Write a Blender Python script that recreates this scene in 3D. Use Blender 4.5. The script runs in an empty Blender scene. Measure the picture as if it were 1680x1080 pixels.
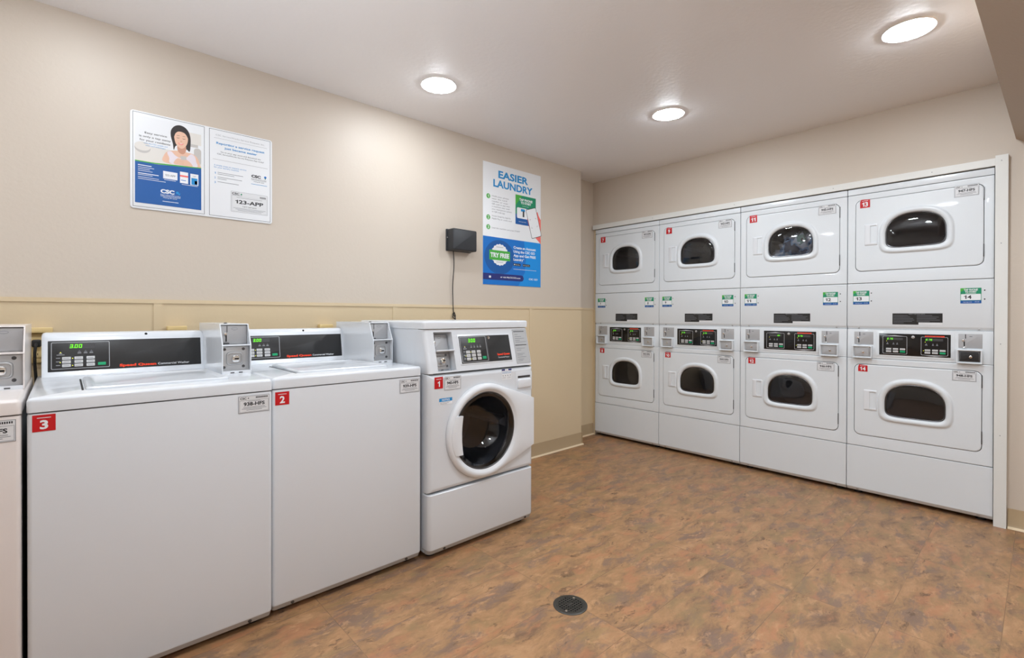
import bpy, bmesh, math, random
from mathutils import Vector, Matrix, noise
from mathutils.geometry import tessellate_polygon
random.seed(7)
sc = bpy.context.scene
COL = sc.collection
PI = math.pi

# ------------------------------------------------------------------ camera
YAW, PITCH, ROLL = 0.8288, 0.0045, 0.0019
cd = bpy.data.cameras.new('camera')
cd.sensor_width = 36.0
cd.lens = 800.4 / 1680 * 36.0
cd.shift_y = -19.1 / 1680
cd.clip_start = 0.02
cam = bpy.data.objects.new('camera', cd)
COL.objects.link(cam)
_F = Vector((math.cos(YAW) * math.cos(PITCH), math.sin(YAW) * math.cos(PITCH), -math.sin(PITCH)))
_R = Vector((math.sin(YAW), -math.cos(YAW), 0))
_U = _R.cross(_F)
R2 = _R * math.cos(ROLL) + _U * math.sin(ROLL)
U2 = -_R * math.sin(ROLL) + _U * math.cos(ROLL)
cam.matrix_world = Matrix(((R2.x, U2.x, -_F.x, 0), (R2.y, U2.y, -_F.y, 0), (R2.z, U2.z, -_F.z, 1.1544), (0, 0, 0, 1)))
sc.camera = cam

# ------------------------------------------------------------------ world, exposure
w = bpy.data.worlds.new('world'); sc.world = w
w.use_nodes = True
w.node_tree.nodes['Background'].inputs[0].default_value = (1, 0.97, 0.93, 1)
w.node_tree.nodes['Background'].inputs[1].default_value = 0.3
sc.view_settings.view_transform = 'Standard'
sc.view_settings.look = 'None'
sc.view_settings.exposure = -0.04
sc.view_settings.gamma = 1.0
sc.view_settings.use_curve_mapping = False
LAMP = 172.0         # radiance of a downlight lens
LAMP_WALL = 125.0    # the one close to the washer wall
LAMP_DIM = 62.0      # the downlight left of the picture is dimmer
LAMP_FILL = 205.0    # added unseen downlights that fill the room
LAMP_COL = (0.918, 1.0, 1.075)   # cool white LED
CEIL_FILL = 12.5         # added unseen uplight that brightens the ceiling near the camera
fd = bpy.data.lights.new('ceiling_fill_light', 'AREA'); fd.shape = 'DISK'; fd.size = 0.30; fd.spread = math.radians(110); fd.energy = CEIL_FILL; fd.color = LAMP_COL
fo = bpy.data.objects.new('ceiling_fill_light', fd); COL.objects.link(fo)
fo.location = (-0.25, 0.75, 1.25); fo.rotation_euler = (math.radians(180 - 20), 0, math.radians(-45))
# (x, y, z) of the downlights: three in view, one inferred at left, the rest added unseen for fill
CEIL = 2.44
LIGHTS = [(1.541, 2.290), (2.840, 1.625), (2.793, 0.417)]
LIGHTS_OUT = [(0.08, 2.29), (1.42, 0.90), (0.10, 0.75), (-1.25, 2.29)]
FILL_SOFFIT = [(0.9, -0.75), (2.6, -0.75), (-0.9, -0.75)]  # added to throw frontal fill onto the washers

# ------------------------------------------------------------------ room dimensions
YW = 2.80            # washer wall
YR = 2.97            # recessed piece of that wall
XC = 3.40            # corner where it steps back
XB = 3.79            # wall above and beside the dryers
XL, YN = -2.2, -1.6  # walls behind the camera
ZS = 2.065           # underside of the soffit

# ------------------------------------------------------------------ materials
def srgb(r, g, b):
    f = lambda c: (c / 255 / 12.92) if c / 255 <= 0.04045 else ((c / 255 + 0.055) / 1.055) ** 2.4
    return (f(r), f(g), f(b), 1.0)

def mat(name, col, rough=0.5, metal=0.0, bump=None, coat=0.0, emit=None, es=1.0, spec=0.5):
    m = bpy.data.materials.new(name); m.use_nodes = True
    nt = m.node_tree; b = nt.nodes['Principled BSDF']
    b.inputs['Base Color'].default_value = col
    b.inputs['Roughness'].default_value = rough
    b.inputs['Metallic'].default_value = metal
    b.inputs['Coat Weight'].default_value = coat
    b.inputs['Specular IOR Level'].default_value = spec
    if emit:
        b.inputs['Emission Color'].default_value = emit
        b.inputs['Emission Strength'].default_value = es
    tc = nt.nodes.new('ShaderNodeTexCoord')
    n = nt.nodes.new('ShaderNodeTexNoise')
    nt.links.new(tc.outputs['Object'], n.inputs['Vector'])
    if bump:
        n.inputs['Scale'].default_value = bump[0]; n.inputs['Detail'].default_value = 4
        bp = nt.nodes.new('ShaderNodeBump')
        bp.inputs['Strength'].default_value = bump[1]; bp.inputs['Distance'].default_value = bump[2]
        nt.links.new(n.outputs['Fac'], bp.inputs['Height'])
        nt.links.new(bp.outputs['Normal'], b.inputs['Normal'])
    else:
        n.inputs['Scale'].default_value = 30
        mr = nt.nodes.new('ShaderNodeMapRange')
        mr.inputs['To Min'].default_value = max(0, rough - 0.03); mr.inputs['To Max'].default_value = min(1, rough + 0.03)
        nt.links.new(n.outputs['Fac'], mr.inputs['Value'])
        nt.links.new(mr.outputs['Result'], b.inputs['Roughness'])
    return m

M = {}
M['wall'] = mat('wall_paint', srgb(206, 194, 180), 0.5, bump=(60, 0.2, 0.003))
M['wains'] = mat('wainscot_panel', srgb(216, 196, 162), 0.5, bump=(70, 0.15, 0.002))
M['ceil'] = mat('ceiling_paint', srgb(240, 238, 239), 0.36, bump=(45, 0.3, 0.004))
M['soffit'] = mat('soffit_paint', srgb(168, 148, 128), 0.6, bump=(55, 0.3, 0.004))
M['base'] = mat('baseboard_vinyl', srgb(178, 155, 122), 0.45)
M['caulk'] = mat('caulk', srgb(226, 205, 172), 0.6)
M['trimw'] = mat('white_trim_paint', srgb(226, 226, 222), 0.4)
M['enamel'] = mat('white_enamel', srgb(219, 223, 228), 0.24, coat=0.3)
M['enamel_old'] = mat('white_enamel_aged', srgb(226, 218, 214), 0.3, coat=0.2)
M['dryer'] = mat('dryer_enamel', srgb(222, 227, 231), 0.30, coat=0.12)
M['plast'] = mat('white_plastic', srgb(226, 229, 233), 0.32)
M['shell'] = mat('cabinet_side_grey', srgb(196, 199, 203), 0.35)
M['gap'] = mat('dark_gap', srgb(28, 28, 30), 0.8)
M['grey'] = mat('grey_toe_band', srgb(176, 174, 172), 0.5)
M['black'] = mat('black_fascia', srgb(36, 36, 37), 0.3)
M['blackg'] = mat('black_gloss_fascia', srgb(20, 20, 22), 0.14)
M['boxblk'] = mat('black_box_plastic', srgb(40, 42, 46), 0.45, bump=(300, 0.2, 0.001))
M['cord'] = mat('black_rubber', srgb(26, 26, 28), 0.5)
M['steel'] = mat('brushed_steel', srgb(186, 186, 187), 0.38, metal=0.75)
M['coin'] = mat('grey_coin_plate', srgb(176, 176, 178), 0.45, metal=0.35)
M['chrome'] = mat('chrome', srgb(235, 235, 235), 0.1, metal=1.0)
M['dsteel'] = mat('dark_steel', srgb(92, 92, 94), 0.3, metal=0.9)
M['drum'] = mat('drum_steel', srgb(205, 210, 219), 0.4, metal=0.1)
M['drumd'] = mat('dark_drum', srgb(150, 155, 163), 0.3, metal=0.4)
M['rubber'] = mat('door_gasket', srgb(70, 71, 73), 0.5)
M['key'] = mat('light_grey_key', srgb(205, 205, 205), 0.45)
M['keyg'] = mat('green_key', srgb(0, 160, 105), 0.4)
M['led'] = mat('green_led', srgb(60, 200, 20), 0.5, emit=srgb(130, 255, 20), es=0.9)
M['leddim'] = mat('led_window_dim', srgb(66, 66, 68), 0.4)
M['ledy'] = mat('yellow_led', srgb(200, 200, 40), 0.5, emit=srgb(225, 235, 60), es=1.0)
M['ink'] = mat('black_ink', srgb(40, 40, 44), 0.6)
M['inkg'] = mat('grey_ink', srgb(120, 122, 128), 0.6)
M['inkl'] = mat('light_grey_ink', srgb(175, 177, 180), 0.6)
M['white'] = mat('white_paper', srgb(235, 237, 240), 0.45)
M['silver'] = mat('silver_label', srgb(222, 223, 225), 0.4)
M['greyl'] = mat('grey_label', srgb(182, 184, 186), 0.45)
M['red'] = mat('red_sticker', srgb(196, 10, 22), 0.4)
M['redtx'] = mat('red_logo_ink', srgb(245, 62, 20), 0.5)
M['bluetx'] = mat('bright_blue_ink', srgb(18, 140, 205), 0.5)
M['blue'] = mat('poster_blue', srgb(0, 112, 200), 0.4)
M['blue2'] = mat('poster_blue_dark', srgb(4, 86, 160), 0.4)
M['blue3'] = mat('poster_blue_light', srgb(0, 140, 222), 0.4)
M['navy'] = mat('poster_navy', srgb(30, 40, 115), 0.4)
M['green'] = mat('poster_green', srgb(70, 172, 62), 0.4)
M['teal'] = mat('sticker_teal', srgb(18, 140, 100), 0.4)
M['coral'] = mat('illustrated_hand', srgb(240, 112, 105), 0.5)
M['skin'] = mat('printed_skin', srgb(232, 190, 165), 0.5)
M['skin2'] = mat('printed_skin_shade', srgb(205, 150, 125), 0.5)
M['hair'] = mat('printed_hair', srgb(44, 38, 38), 0.5)
M['shirt'] = mat('printed_shirt', srgb(232, 222, 230), 0.5)
M['pbg'] = mat('printed_backdrop', srgb(226, 222, 216), 0.5)
M['pbg2'] = mat('printed_backdrop_grey', srgb(198, 194, 190), 0.5)
M['beige'] = mat('beige_outlet', srgb(222, 196, 140), 0.45)
M['lens'] = mat('lamp_lens', (1, 1, 1, 1), 0.5, emit=LAMP_COL + (1,), es=LAMP)
M['lenswall'] = mat('lamp_lens_wall', (1, 1, 1, 1), 0.5, emit=LAMP_COL + (1,), es=LAMP_WALL)
M['lensdim'] = mat('lamp_lens_dim', (1, 1, 1, 1), 0.5, emit=LAMP_COL + (1,), es=LAMP_DIM)
M['lensfill'] = mat('lamp_lens_fill', (1, 1, 1, 1), 0.5, emit=LAMP_COL + (1,), es=LAMP_FILL)
M['lamptrim'] = mat('lamp_trim', srgb(246, 243, 240), 0.4)
M['drain'] = mat('drain_metal', srgb(78, 76, 72), 0.4, metal=0.7)
M['hole'] = mat('drain_hole', srgb(10, 10, 9), 0.9)

def glass(name, tint, refl):
    m = bpy.data.materials.new(name); m.use_nodes = True
    nt = m.node_tree; nt.nodes.clear()
    o = nt.nodes.new('ShaderNodeOutputMaterial'); mx = nt.nodes.new('ShaderNodeMixShader')
    t = nt.nodes.new('ShaderNodeBsdfTransparent'); g = nt.nodes.new('ShaderNodeBsdfGlossy')
    lw = nt.nodes.new('ShaderNodeFresnel'); lw.inputs[0].default_value = 1.5
    ma = nt.nodes.new('ShaderNodeMath'); ma.operation = 'MULTIPLY_ADD'
    ma.inputs[1].default_value = 1.0; ma.inputs[2].default_value = refl
    t.inputs[0].default_value = tint; g.inputs['Roughness'].default_value = 0.03
    nt.links.new(lw.outputs[0], ma.inputs[0]); nt.links.new(ma.outputs[0], mx.inputs[0])
    nt.links.new(t.outputs[0], mx.inputs[1]); nt.links.new(g.outputs[0], mx.inputs[2])
    nt.links.new(mx.outputs[0], o.inputs[0])
    return m
M['glass'] = glass('smoked_door_glass', (0.56, 0.57, 0.60, 1), 0.03)
M['glassw'] = glass('washer_door_glass', (0.55, 0.55, 0.57, 1), 0.03)

def ramp(nt, stops):
    r = nt.nodes.new('ShaderNodeValToRGB'); e = r.color_ramp.elements
    while len(e) < len(stops): e.new(0.5)
    for k, (p, c) in enumerate(stops): e[k].position = p; e[k].color = c
    return r

def floor_material():
    m = bpy.data.materials.new('slate_vinyl_tile'); m.use_nodes = True
    nt = m.node_tree; L = nt.links.new; b = nt.nodes['Principled BSDF']
    tc = nt.nodes.new('ShaderNodeTexCoord')
    # tile layout: rows 0.305 wide in y, 0.77 long in x, staggered
    mp = nt.nodes.new('ShaderNodeMapping'); mp.inputs['Location'].default_value = (0.0, -0.098, 0)
    L(tc.outputs['Object'], mp.inputs['Vector'])
    br = nt.nodes.new('ShaderNodeTexBrick')
    br.offset = 0.0; br.inputs['Scale'].default_value = 1.0
    br.inputs['Brick Width'].default_value = 0.75; br.inputs['Row Height'].default_value = 0.306
    br.inputs['Mortar Size'].default_value = 0.0014; br.inputs['Mortar Smooth'].default_value = 0.3
    br.inputs['Color1'].default_value = (0, 0, 0, 1); br.inputs['Color2'].default_value = (1, 1, 1, 1)
    br.inputs['Mortar'].default_value = (0.5, 0.5, 0.5, 1)
    L(mp.outputs[0], br.inputs['Vector'])
    # each tile slides the pattern
    off = nt.nodes.new('ShaderNodeVectorMath'); off.operation = 'MULTIPLY_ADD'
    L(br.outputs['Color'], off.inputs[0]); off.inputs[1].default_value = (3.1, 5.7, 2.3); 
    L(tc.outputs['Object'], off.inputs[2])
    # warp
    wn = nt.nodes.new('ShaderNodeTexNoise'); wn.inputs['Scale'].default_value = 6; wn.inputs['Detail'].default_value = 4
    L(off.outputs[0], wn.inputs['Vector'])
    wa = nt.nodes.new('ShaderNodeVectorMath'); wa.operation = 'MULTIPLY_ADD'
    L(wn.outputs['Color'], wa.inputs[0]); wa.inputs[1].default_value = (0.10, 0.10, 0.10); L(off.outputs[0], wa.inputs[2])
    st = nt.nodes.new('ShaderNodeMapping'); st.inputs['Rotation'].default_value = (0, 0, math.radians(40)); st.inputs['Scale'].default_value = (0.75, 1.8, 1)
    L(wa.outputs[0], st.inputs['Vector'])
    def noise_mask(scale, det, rough, lo, hi, amt, shift):
        a = nt.nodes.new('ShaderNodeVectorMath'); a.operation = 'ADD'; a.inputs[1].default_value = shift
        L(st.outputs[0], a.inputs[0])
        n = nt.nodes.new('ShaderNodeTexNoise'); n.inputs['Scale'].default_value = scale; n.inputs['Detail'].default_value = det; n.inputs['Roughness'].default_value = rough
        L(a.outputs[0], n.inputs['Vector'])
        r = ramp(nt, [(lo, (0, 0, 0, 1)), (hi, (amt, amt, amt, 1))])
        L(n.outputs['Fac'], r.inputs[0]); return n, r
    n1, r1 = noise_mask(8.5, 10, 0.70, 0.3, 0.7, 1, (0, 0, 0))
    r1 = ramp(nt, [(0.33, srgb(118, 89, 67)), (0.44, srgb(147, 112, 80)), (0.50, srgb(159, 121, 83)), (0.57, srgb(169, 127, 89)), (0.68, srgb(180, 140, 100))])
    L(n1.outputs['Fac'], r1.inputs[0])
    cur = r1.outputs[0]
    for args, c in (((5.2, 10, .70, .515, .60, .85, (5, 2, 1)), srgb(127, 102, 86)),      # plum grey slate
                    ((6.5, 9, .66, .53, .62, .58, (9, 4, 2)), srgb(176, 118, 82)),      # rust
                    ((6.0, 9, .66, .54, .62, .55, (2, 8, 5)), srgb(143, 118, 80)),      # olive
                    ((14, 8, .72, .57, .64, .60, (7, 7, 3)), srgb(192, 148, 107)),       # pale flakes
                    ((13, 9, .74, .58, .66, .80, (1, 5, 8)), srgb(95, 69, 50))):         # dark flecks
        _, r = noise_mask(*args)
        mx = nt.nodes.new('ShaderNodeMixRGB'); mx.inputs['Color2'].default_value = c
        L(r.outputs[0], mx.inputs['Fac']); L(cur, mx.inputs['Color1']); cur = mx.outputs[0]
    m4 = mx
    # seams
    m5 = nt.nodes.new('ShaderNodeMixRGB'); m5.inputs['Color2'].default_value = srgb(81, 63, 46)
    sf = nt.nodes.new('ShaderNodeMath'); sf.operation = 'MULTIPLY'; sf.inputs[1].default_value = 0.38
    L(br.outputs['Fac'], sf.inputs[0]); L(sf.outputs[0], m5.inputs['Fac']); L(m4.outputs[0], m5.inputs['Color1'])
    L(m5.outputs[0], b.inputs['Base Color'])
    b.inputs['Roughness'].default_value = 0.42
    bp = nt.nodes.new('ShaderNodeBump'); bp.inputs['Strength'].default_value = 0.25; bp.inputs['Distance'].default_value = 0.003
    L(n1.outputs['Fac'], bp.inputs['Height']); L(bp.outputs[0], b.inputs['Normal'])
    return m
M['floor'] = floor_material()

def laundry_material():
    m = bpy.data.materials.new('mixed_laundry'); m.use_nodes = True
    nt = m.node_tree; L = nt.links.new; b = nt.nodes['Principled BSDF']
    tc = nt.nodes.new('ShaderNodeTexCoord'); v = nt.nodes.new('ShaderNodeTexNoise')
    v.inputs['Scale'].default_value = 9; v.inputs['Detail'].default_value = 2
    L(tc.outputs['Object'], v.inputs['Vector'])
    r = ramp(nt, [(0.30, srgb(90, 100, 125)), (0.42, srgb(165, 195, 230)), (0.47, srgb(240, 243, 250)), (0.58, srgb(165, 190, 175)), (0.66, srgb(120, 108, 100))])
    r.color_ramp.interpolation = 'CONSTANT'
    L(v.outputs['Fac'], r.inputs[0]); L(r.outputs[0], b.inputs['Base Color'])
    b.inputs['Roughness'].default_value = 0.9
    return m
M['laundry'] = laundry_material()

# ------------------------------------------------------------------ mesh builder
_txt = {}
def _geo(s, bold):
    k = (s, bold)
    if k not in _txt:
        cu = bpy.data.curves.new('t', 'FONT'); cu.body = s; cu.size = 1.0; cu.offset = bold; cu.resolution_u = 3
        ob = bpy.data.objects.new('t', cu); COL.objects.link(ob)
        dg = bpy.context.evaluated_depsgraph_get()
        me = ob.evaluated_get(dg).to_mesh()
        vs = [(v.co.x, v.co.y) for v in me.vertices]; fs = [tuple(p.vertices) for p in me.polygons]
        ob.evaluated_get(dg).to_mesh_clear()
        bpy.data.objects.remove(ob); bpy.data.curves.remove(cu)
        _txt[k] = (vs, fs)
    return _txt[k]
def text_geo(s, bold):
    """outlines of a line of text; the figure 1 is drawn with a flag so it never reads as a capital I"""
    if '1' not in s: return _geo(s, bold)
    vs, fs, x, seg = [], [], 0.0, ''
    def flush():
        nonlocal x, seg
        if seg.strip():
            v, f = _geo(seg, bold); x0 = min(p[0] for p in v); x1 = max(p[0] for p in v); n = len(vs)
            vs.extend((p[0] - x0 + x, p[1]) for p in v); fs.extend(tuple(q + n for q in g) for g in f); x += x1 - x0 + .07
        seg = ''
    for c in s:
        if c != '1': seg += c; continue
        flush(); t = .10 + bold * 2; n = len(vs)
        vs.extend([(x + .19, 0), (x + .19 + t, 0), (x + .19 + t, .70), (x + .19 + t * .25, .70), (x + .19, .60), (x + .02, .55), (x + .02, .55 - t * .75), (x + .19, .55 - t * .55)])
        fs.extend([(n, n + 1, n + 2, n + 3, n + 4), (n + 4, n + 5, n + 6, n + 7)]); x += .19 + t + .09
    flush()
    return vs, fs

def smooth_line(p, k=5):
    """closed Catmull-Rom through the points"""
    o = []; n = len(p)
    for i in range(n):
        a, b, c, d = p[i - 1], p[i], p[(i + 1) % n], p[(i + 2) % n]
        for j in range(k):
            t = j / k
            o.append(tuple(.5 * (2 * b[q] + (c[q] - a[q]) * t + (2 * a[q] - 5 * b[q] + 4 * c[q] - d[q]) * t * t + (3 * b[q] - a[q] - 3 * c[q] + d[q]) * t ** 3) for q in (0, 1)))
    return o

class MB:
    """Collects shapes in a frame: u right, v up, d out towards the viewer."""
    def __init__(s, O=(0, 0, 0), U=(1, 0, 0), V=(0, 0, 1), N=(0, -1, 0)):
        s.v = []; s.f = []; s.mi = []; s.mats = []; s.thin = None
        s.frame(O, U, V, N)
    def frame(s, O=(0, 0, 0), U=(1, 0, 0), V=(0, 0, 1), N=(0, -1, 0)):
        s.O, s.U, s.V, s.N = Vector(O), Vector(U).normalized(), Vector(V).normalized(), Vector(N).normalized()
    def P(s, u, v, d=0.0):
        if s.thin is not None and d > s.thin: d = s.thin + (d - s.thin) * 0.22   # print layers lie almost flush
        return s.O + s.U * u + s.V * v + s.N * d
    def m(s, name):
        if name not in s.mats: s.mats.append(name)
        return s.mats.index(name)
    def add(s, pts, faces, mt):
        n = len(s.v); i = s.m(mt)
        s.v += [tuple(p) for p in pts]
        for f in faces: s.f.append(tuple(k + n for k in f)); s.mi.append(i)
    def poly(s, pts, d, mt):
        tri = tessellate_polygon([[Vector((p[0], p[1], 0)) for p in pts]])
        s.add([s.P(p[0], p[1], d) for p in pts], tri, mt)
    def rect(s, u0, v0, u1, v1, d, mt):
        s.add([s.P(u0, v0, d), s.P(u1, v0, d), s.P(u1, v1, d), s.P(u0, v1, d)], [(0, 1, 2, 3)], mt)
    def frame_line(s, u0, v0, u1, v1, t, d, mt):
        s.rect(u0, v0, u1, v0 + t, d, mt); s.rect(u0, v1 - t, u1, v1, d, mt)
        s.rect(u0, v0, u0 + t, v1, d, mt); s.rect(u1 - t, v0, u1, v1, d, mt)
    def loft(s, loops, mt, cap0=False, cap1=True):
        n = len(loops[0]); pts = [p for l in loops for p in l]; fs = []
        for k in range(len(loops) - 1):
            for i in range(n):
                j = (i + 1) % n
                fs.append((k * n + i, k * n + j, (k + 1) * n + j, (k + 1) * n + i))
        if cap0: fs.append(tuple(reversed(range(n))))
        if cap1: fs.append(tuple((len(loops) - 1) * n + i for i in range(n)))
        s.add(pts, fs, mt)
    def L3(s, l2, d): return [s.P(p[0], p[1], d) for p in l2]
    def rbox(s, u0, v0, u1, v1, d0, d1, mt, r=0.004, b=0.002, n=4):
        b = min(b, (u1 - u0) * .4, (v1 - v0) * .4, (d1 - d0) * .9)
        r = max(r, b * 1.01)
        lp = [s.L3(rr(u0, v0, u1, v1, r, n), d0), s.L3(rr(u0, v0, u1, v1, r, n), d1 - b)]
        for q in (0.3, 0.62, 1.0):
            a = q * PI / 2; i = b * (1 - math.cos(a))
            lp.append(s.L3(rr(u0 + i, v0 + i, u1 - i, v1 - i, max(r - i, 0.0004), n), d1 - b + b * math.sin(a)))
        s.loft(lp, mt, cap0=True)
    def box(s, a, b, mt):
        x0, y0, z0 = a; x1, y1, z1 = b
        p = [(x0, y0, z0), (x1, y0, z0), (x1, y1, z0), (x0, y1, z0), (x0, y0, z1), (x1, y0, z1), (x1, y1, z1), (x0, y1, z1)]
        s.add(p, [(3, 2, 1, 0), (4, 5, 6, 7), (0, 1, 5, 4), (1, 2, 6, 5), (2, 3, 7, 6), (3, 0, 4, 7)], mt)
    def prof(s, pts, u0, u1, mt):
        """profile of (v, d) points swept along u"""
        s.loft([[s.P(u0, v, d) for v, d in pts], [s.P(u1, v, d) for v, d in pts]], mt, cap0=True)
    def disc(s, u, v, r, d, mt, n=24, ry=None):
        ry = ry or r
        s.add([s.P(u + r * math.cos(2 * PI * i / n), v + ry * math.sin(2 * PI * i / n), d) for i in range(n)], [tuple(range(n))], mt)
    def lathe(s, u, v, prof, mt, n=48, cap1=True, cap0=False):
        """prof: (radius, depth) list"""
        s.loft([[s.P(u + r * math.cos(2 * PI * i / n), v + r * math.sin(2 * PI * i / n), d) for i in range(n)] for r, d in prof], mt, cap0, cap1)
    def tube(s, pts, r, mt, n=8):
        pts = [Vector(p) for p in pts]; lp = []
        for i, p in enumerate(pts):
            t = (pts[min(i + 1, len(pts) - 1)] - pts[max(i - 1, 0)]).normalized()
            a = t.cross(Vector((0.31, 0.95, 0.05))).normalized(); b = t.cross(a)
            lp.append([p + (a * math.cos(2 * PI * k / n) + b * math.sin(2 * PI * k / n)) * r for k in range(n)])
        s.loft(lp, mt, cap0=True)
    def text(s, st, u, v, h, d, mt, al='L', w=None, bold=0.0, lean=0.0):
        """cap height h, baseline at v; w forces the width"""
        vs, fs = text_geo(st, bold)
        if not vs: return
        x0 = min(p[0] for p in vs); x1 = max(p[0] for p in vs)
        k = h / 0.70; kx = k if w is None else w / (x1 - x0)
        W = (x1 - x0) * kx
        o = {'L': 0, 'C': -W / 2, 'R': -W}[al]
        s.add([s.P(u + o + (p[0] - x0) * kx + lean * p[1] * k, v + p[1] * k, d) for p in vs], fs, mt)
    def build(s, name, parent=None, smooth=35, recalc=True):
        me = bpy.data.meshes.new(name); me.from_pydata(s.v, [], s.f)
        for x in s.mats: me.materials.append(M[x])
        me.polygons.foreach_set('material_index', s.mi)
        if recalc:
            bm = bmesh.new(); bm.from_mesh(me); bmesh.ops.recalc_face_normals(bm, faces=bm.faces); bm.to_mesh(me); bm.free()
        me.polygons.foreach_set('use_smooth', [True] * len(me.polygons))
        for p in me.polygons:
            if len(p.vertices) >= 12: p.use_smooth = False   # big flat caps
        me.set_sharp_from_angle(angle=math.radians(smooth))
        me.update()
        o = bpy.data.objects.new(name, me); COL.objects.link(o)
        if parent: o.parent = parent
        return o

def rr(u0, v0, u1, v1, r, n=5):
    r = min(r, (u1 - u0) / 2 * .999, (v1 - v0) / 2 * .999); out = []
    for cx, cy, a0 in ((u1 - r, v0 + r, -PI / 2), (u1 - r, v1 - r, 0), (u0 + r, v1 - r, PI / 2), (u0 + r, v0 + r, PI)):
        for i in range(n + 1):
            a = a0 + PI / 2 * i / n; out.append((cx + r * math.cos(a), cy + r * math.sin(a)))
    return out

def angles(cu, cv, *rects):
    """directions that catch every corner of the given rounded rectangles, plus an even fan"""
    A = [2 * PI * (k + .5) / 96 for k in range(96)]
    for u0, v0, u1, v1, r in rects:
        A += [math.atan2(p[1] - cv, p[0] - cu) % (2 * PI) for p in rr(u0, v0, u1, v1, r, 8)]
    A.sort(); out = []
    for a in A:
        if not out or a - out[-1] > 2e-4: out.append(a)
    return out

def radial_rr(u0, v0, u1, v1, r, cu, cv, n=96):
    """a rounded rectangle sampled by angle from (cu, cv), so it can be lofted with other radial outlines"""
    base = rr(u0, v0, u1, v1, r, 8); out = []; m = len(base)
    for a in (n if isinstance(n, list) else [2 * PI * (k + .5) / n for k in range(n)]):
        dx, dy = math.cos(a), math.sin(a); best = None
        for i in range(m):
            ax, ay = base[i][0] - cu, base[i][1] - cv; bx, by = base[(i + 1) % m][0] - cu, base[(i + 1) % m][1] - cv
            ex, ey = bx - ax, by - ay; den = dx * ey - dy * ex
            if abs(den) < 1e-12: continue
            t = (ax * ey - ay * ex) / den; q = (ax * dy - ay * dx) / den
            if t > 0 and -1e-6 <= q <= 1 + 1e-6 and (best is None or t > best): best = t
        out.append((cu + dx * best, cv + dy * best))
    return out

def dshape(cu, v0, v1, hw, n=96, grow=0.0):
    """dryer window outline: squarish below, arched above, sampled by angle"""
    lo = v0 + (v1 - v0) * 0.40; out = []
    for a in (n if isinstance(n, list) else [2 * PI * (k + .5) / n for k in range(n)]):
        c, s_ = math.cos(a), math.sin(a)
        if s_ >= 0: e = 2.35; ry = v1 - lo + grow
        else: e = 5.5; ry = lo - v0 + grow
        rx = hw + grow
        t = (abs(c / rx) ** e + abs(s_ / ry) ** e) ** (-1 / e)
        out.append((cu + t * c, lo + t * s_))
    return out

def thing(name, label, cat, loc=(0, 0, 0), rz=0.0, group=None):
    o = bpy.data.objects.new(name, None); COL.objects.link(o); o.empty_display_size = 0.1
    o.location = loc; o.rotation_euler = (0, 0, rz); o['label'] = label; o['category'] = cat
    if group: o['group'] = group
    return o
def tag(o, label, cat, group=None):
    o['label'] = label; o['category'] = cat
    if group: o['group'] = group
    return o
def struct(mb, name, **k):
    o = mb.build(name, **k); o['kind'] = 'structure'; return o

# ================================================================== ROOM SHELL
b = MB(); b.box((XL - .1, YN - .1, -.1), (4.7, 3.1, 0), 'floor'); struct(b, 'floor')
b = MB(); b.box((XL - .1, YN - .1, CEIL), (4.7, 3.1, CEIL + .1), 'ceil'); struct(b, 'ceiling')
b = MB(); b.box((XL - .1, YW, 0), (XC, YW + .3, CEIL), 'wall'); b.box((XC - .001, YR, 0), (XB + .05, YR + .13, CEIL), 'wall')
struct(b, 'wall_left')
b = MB()   # wall round the dryer opening, and the alcove behind it
b.box((XB, .14, 2.022), (XB + .12, YR, CEIL), 'wall')
b.box((XB, YN, 0), (XB + .12, .14, CEIL), 'wall')
b.box((XB, 2.944, 0), (XB + .12, YR, 2.022), 'wall')
b.box((4.62, 0.0, 0), (4.7, 3.05, 2.2), 'wall'); b.box((XB + .12, .02, 0), (4.62, .14, 2.2), 'wall')
b.box((XB + .12, 2.944, 0), (4.62, 3.05, 2.2), 'wall'); b.box((XB + .12, .14, 2.10), (4.62, 2.944, 2.2), 'wall')
struct(b, 'wall_back')
b = MB(); b.box((XL - .1, YN - .1, 0), (XL, YW, CEIL), 'wall'); struct(b, 'wall_rear')
b = MB(); b.box((XL, YN - .1, 0), (XB + .12, YN, CEIL), 'wall'); struct(b, 'wall_right')
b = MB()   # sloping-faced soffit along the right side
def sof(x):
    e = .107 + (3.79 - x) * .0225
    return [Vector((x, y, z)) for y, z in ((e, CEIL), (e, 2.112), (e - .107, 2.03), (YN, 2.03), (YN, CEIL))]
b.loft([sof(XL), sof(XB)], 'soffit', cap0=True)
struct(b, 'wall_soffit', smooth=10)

# wainscot panels with cap and battens
b = MB()
b.box((XL, YW - .005, .1), (XC + .005, YW, 1.212), 'wains')
b.box((XC, YW - .003, .1), (XC + .005, YR, 1.212), 'wains')
b.box((XC, YR - .005, .1), (XB, YR, 1.212), 'wains')
b.box((XB - .004, 2.946, .1), (XB, YR, 1.212), 'wains')
b.box((XB - .006, 2.936, .0), (XB - .001, 2.948, 1.975), 'wains')
for x in (-1.0, .320, 1.55, 2.765): b.box((x - .016, YW - .009, .1), (x + .016, YW - .004, 1.21), 'wains')
struct(b, 'wall_wainscot', smooth=10)
b = MB()
b.box((XL, YW - .010, 1.206), (XC + .010, YW, 1.224), 'wains')
b.box((XC, YW - .005, 1.206), (XC + .010, YR, 1.224), 'wains')
b.box((XC, YR - .010, 1.206), (XB, YR, 1.224), 'wains')
struct(b, 'trim_1', smooth=10)
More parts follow.
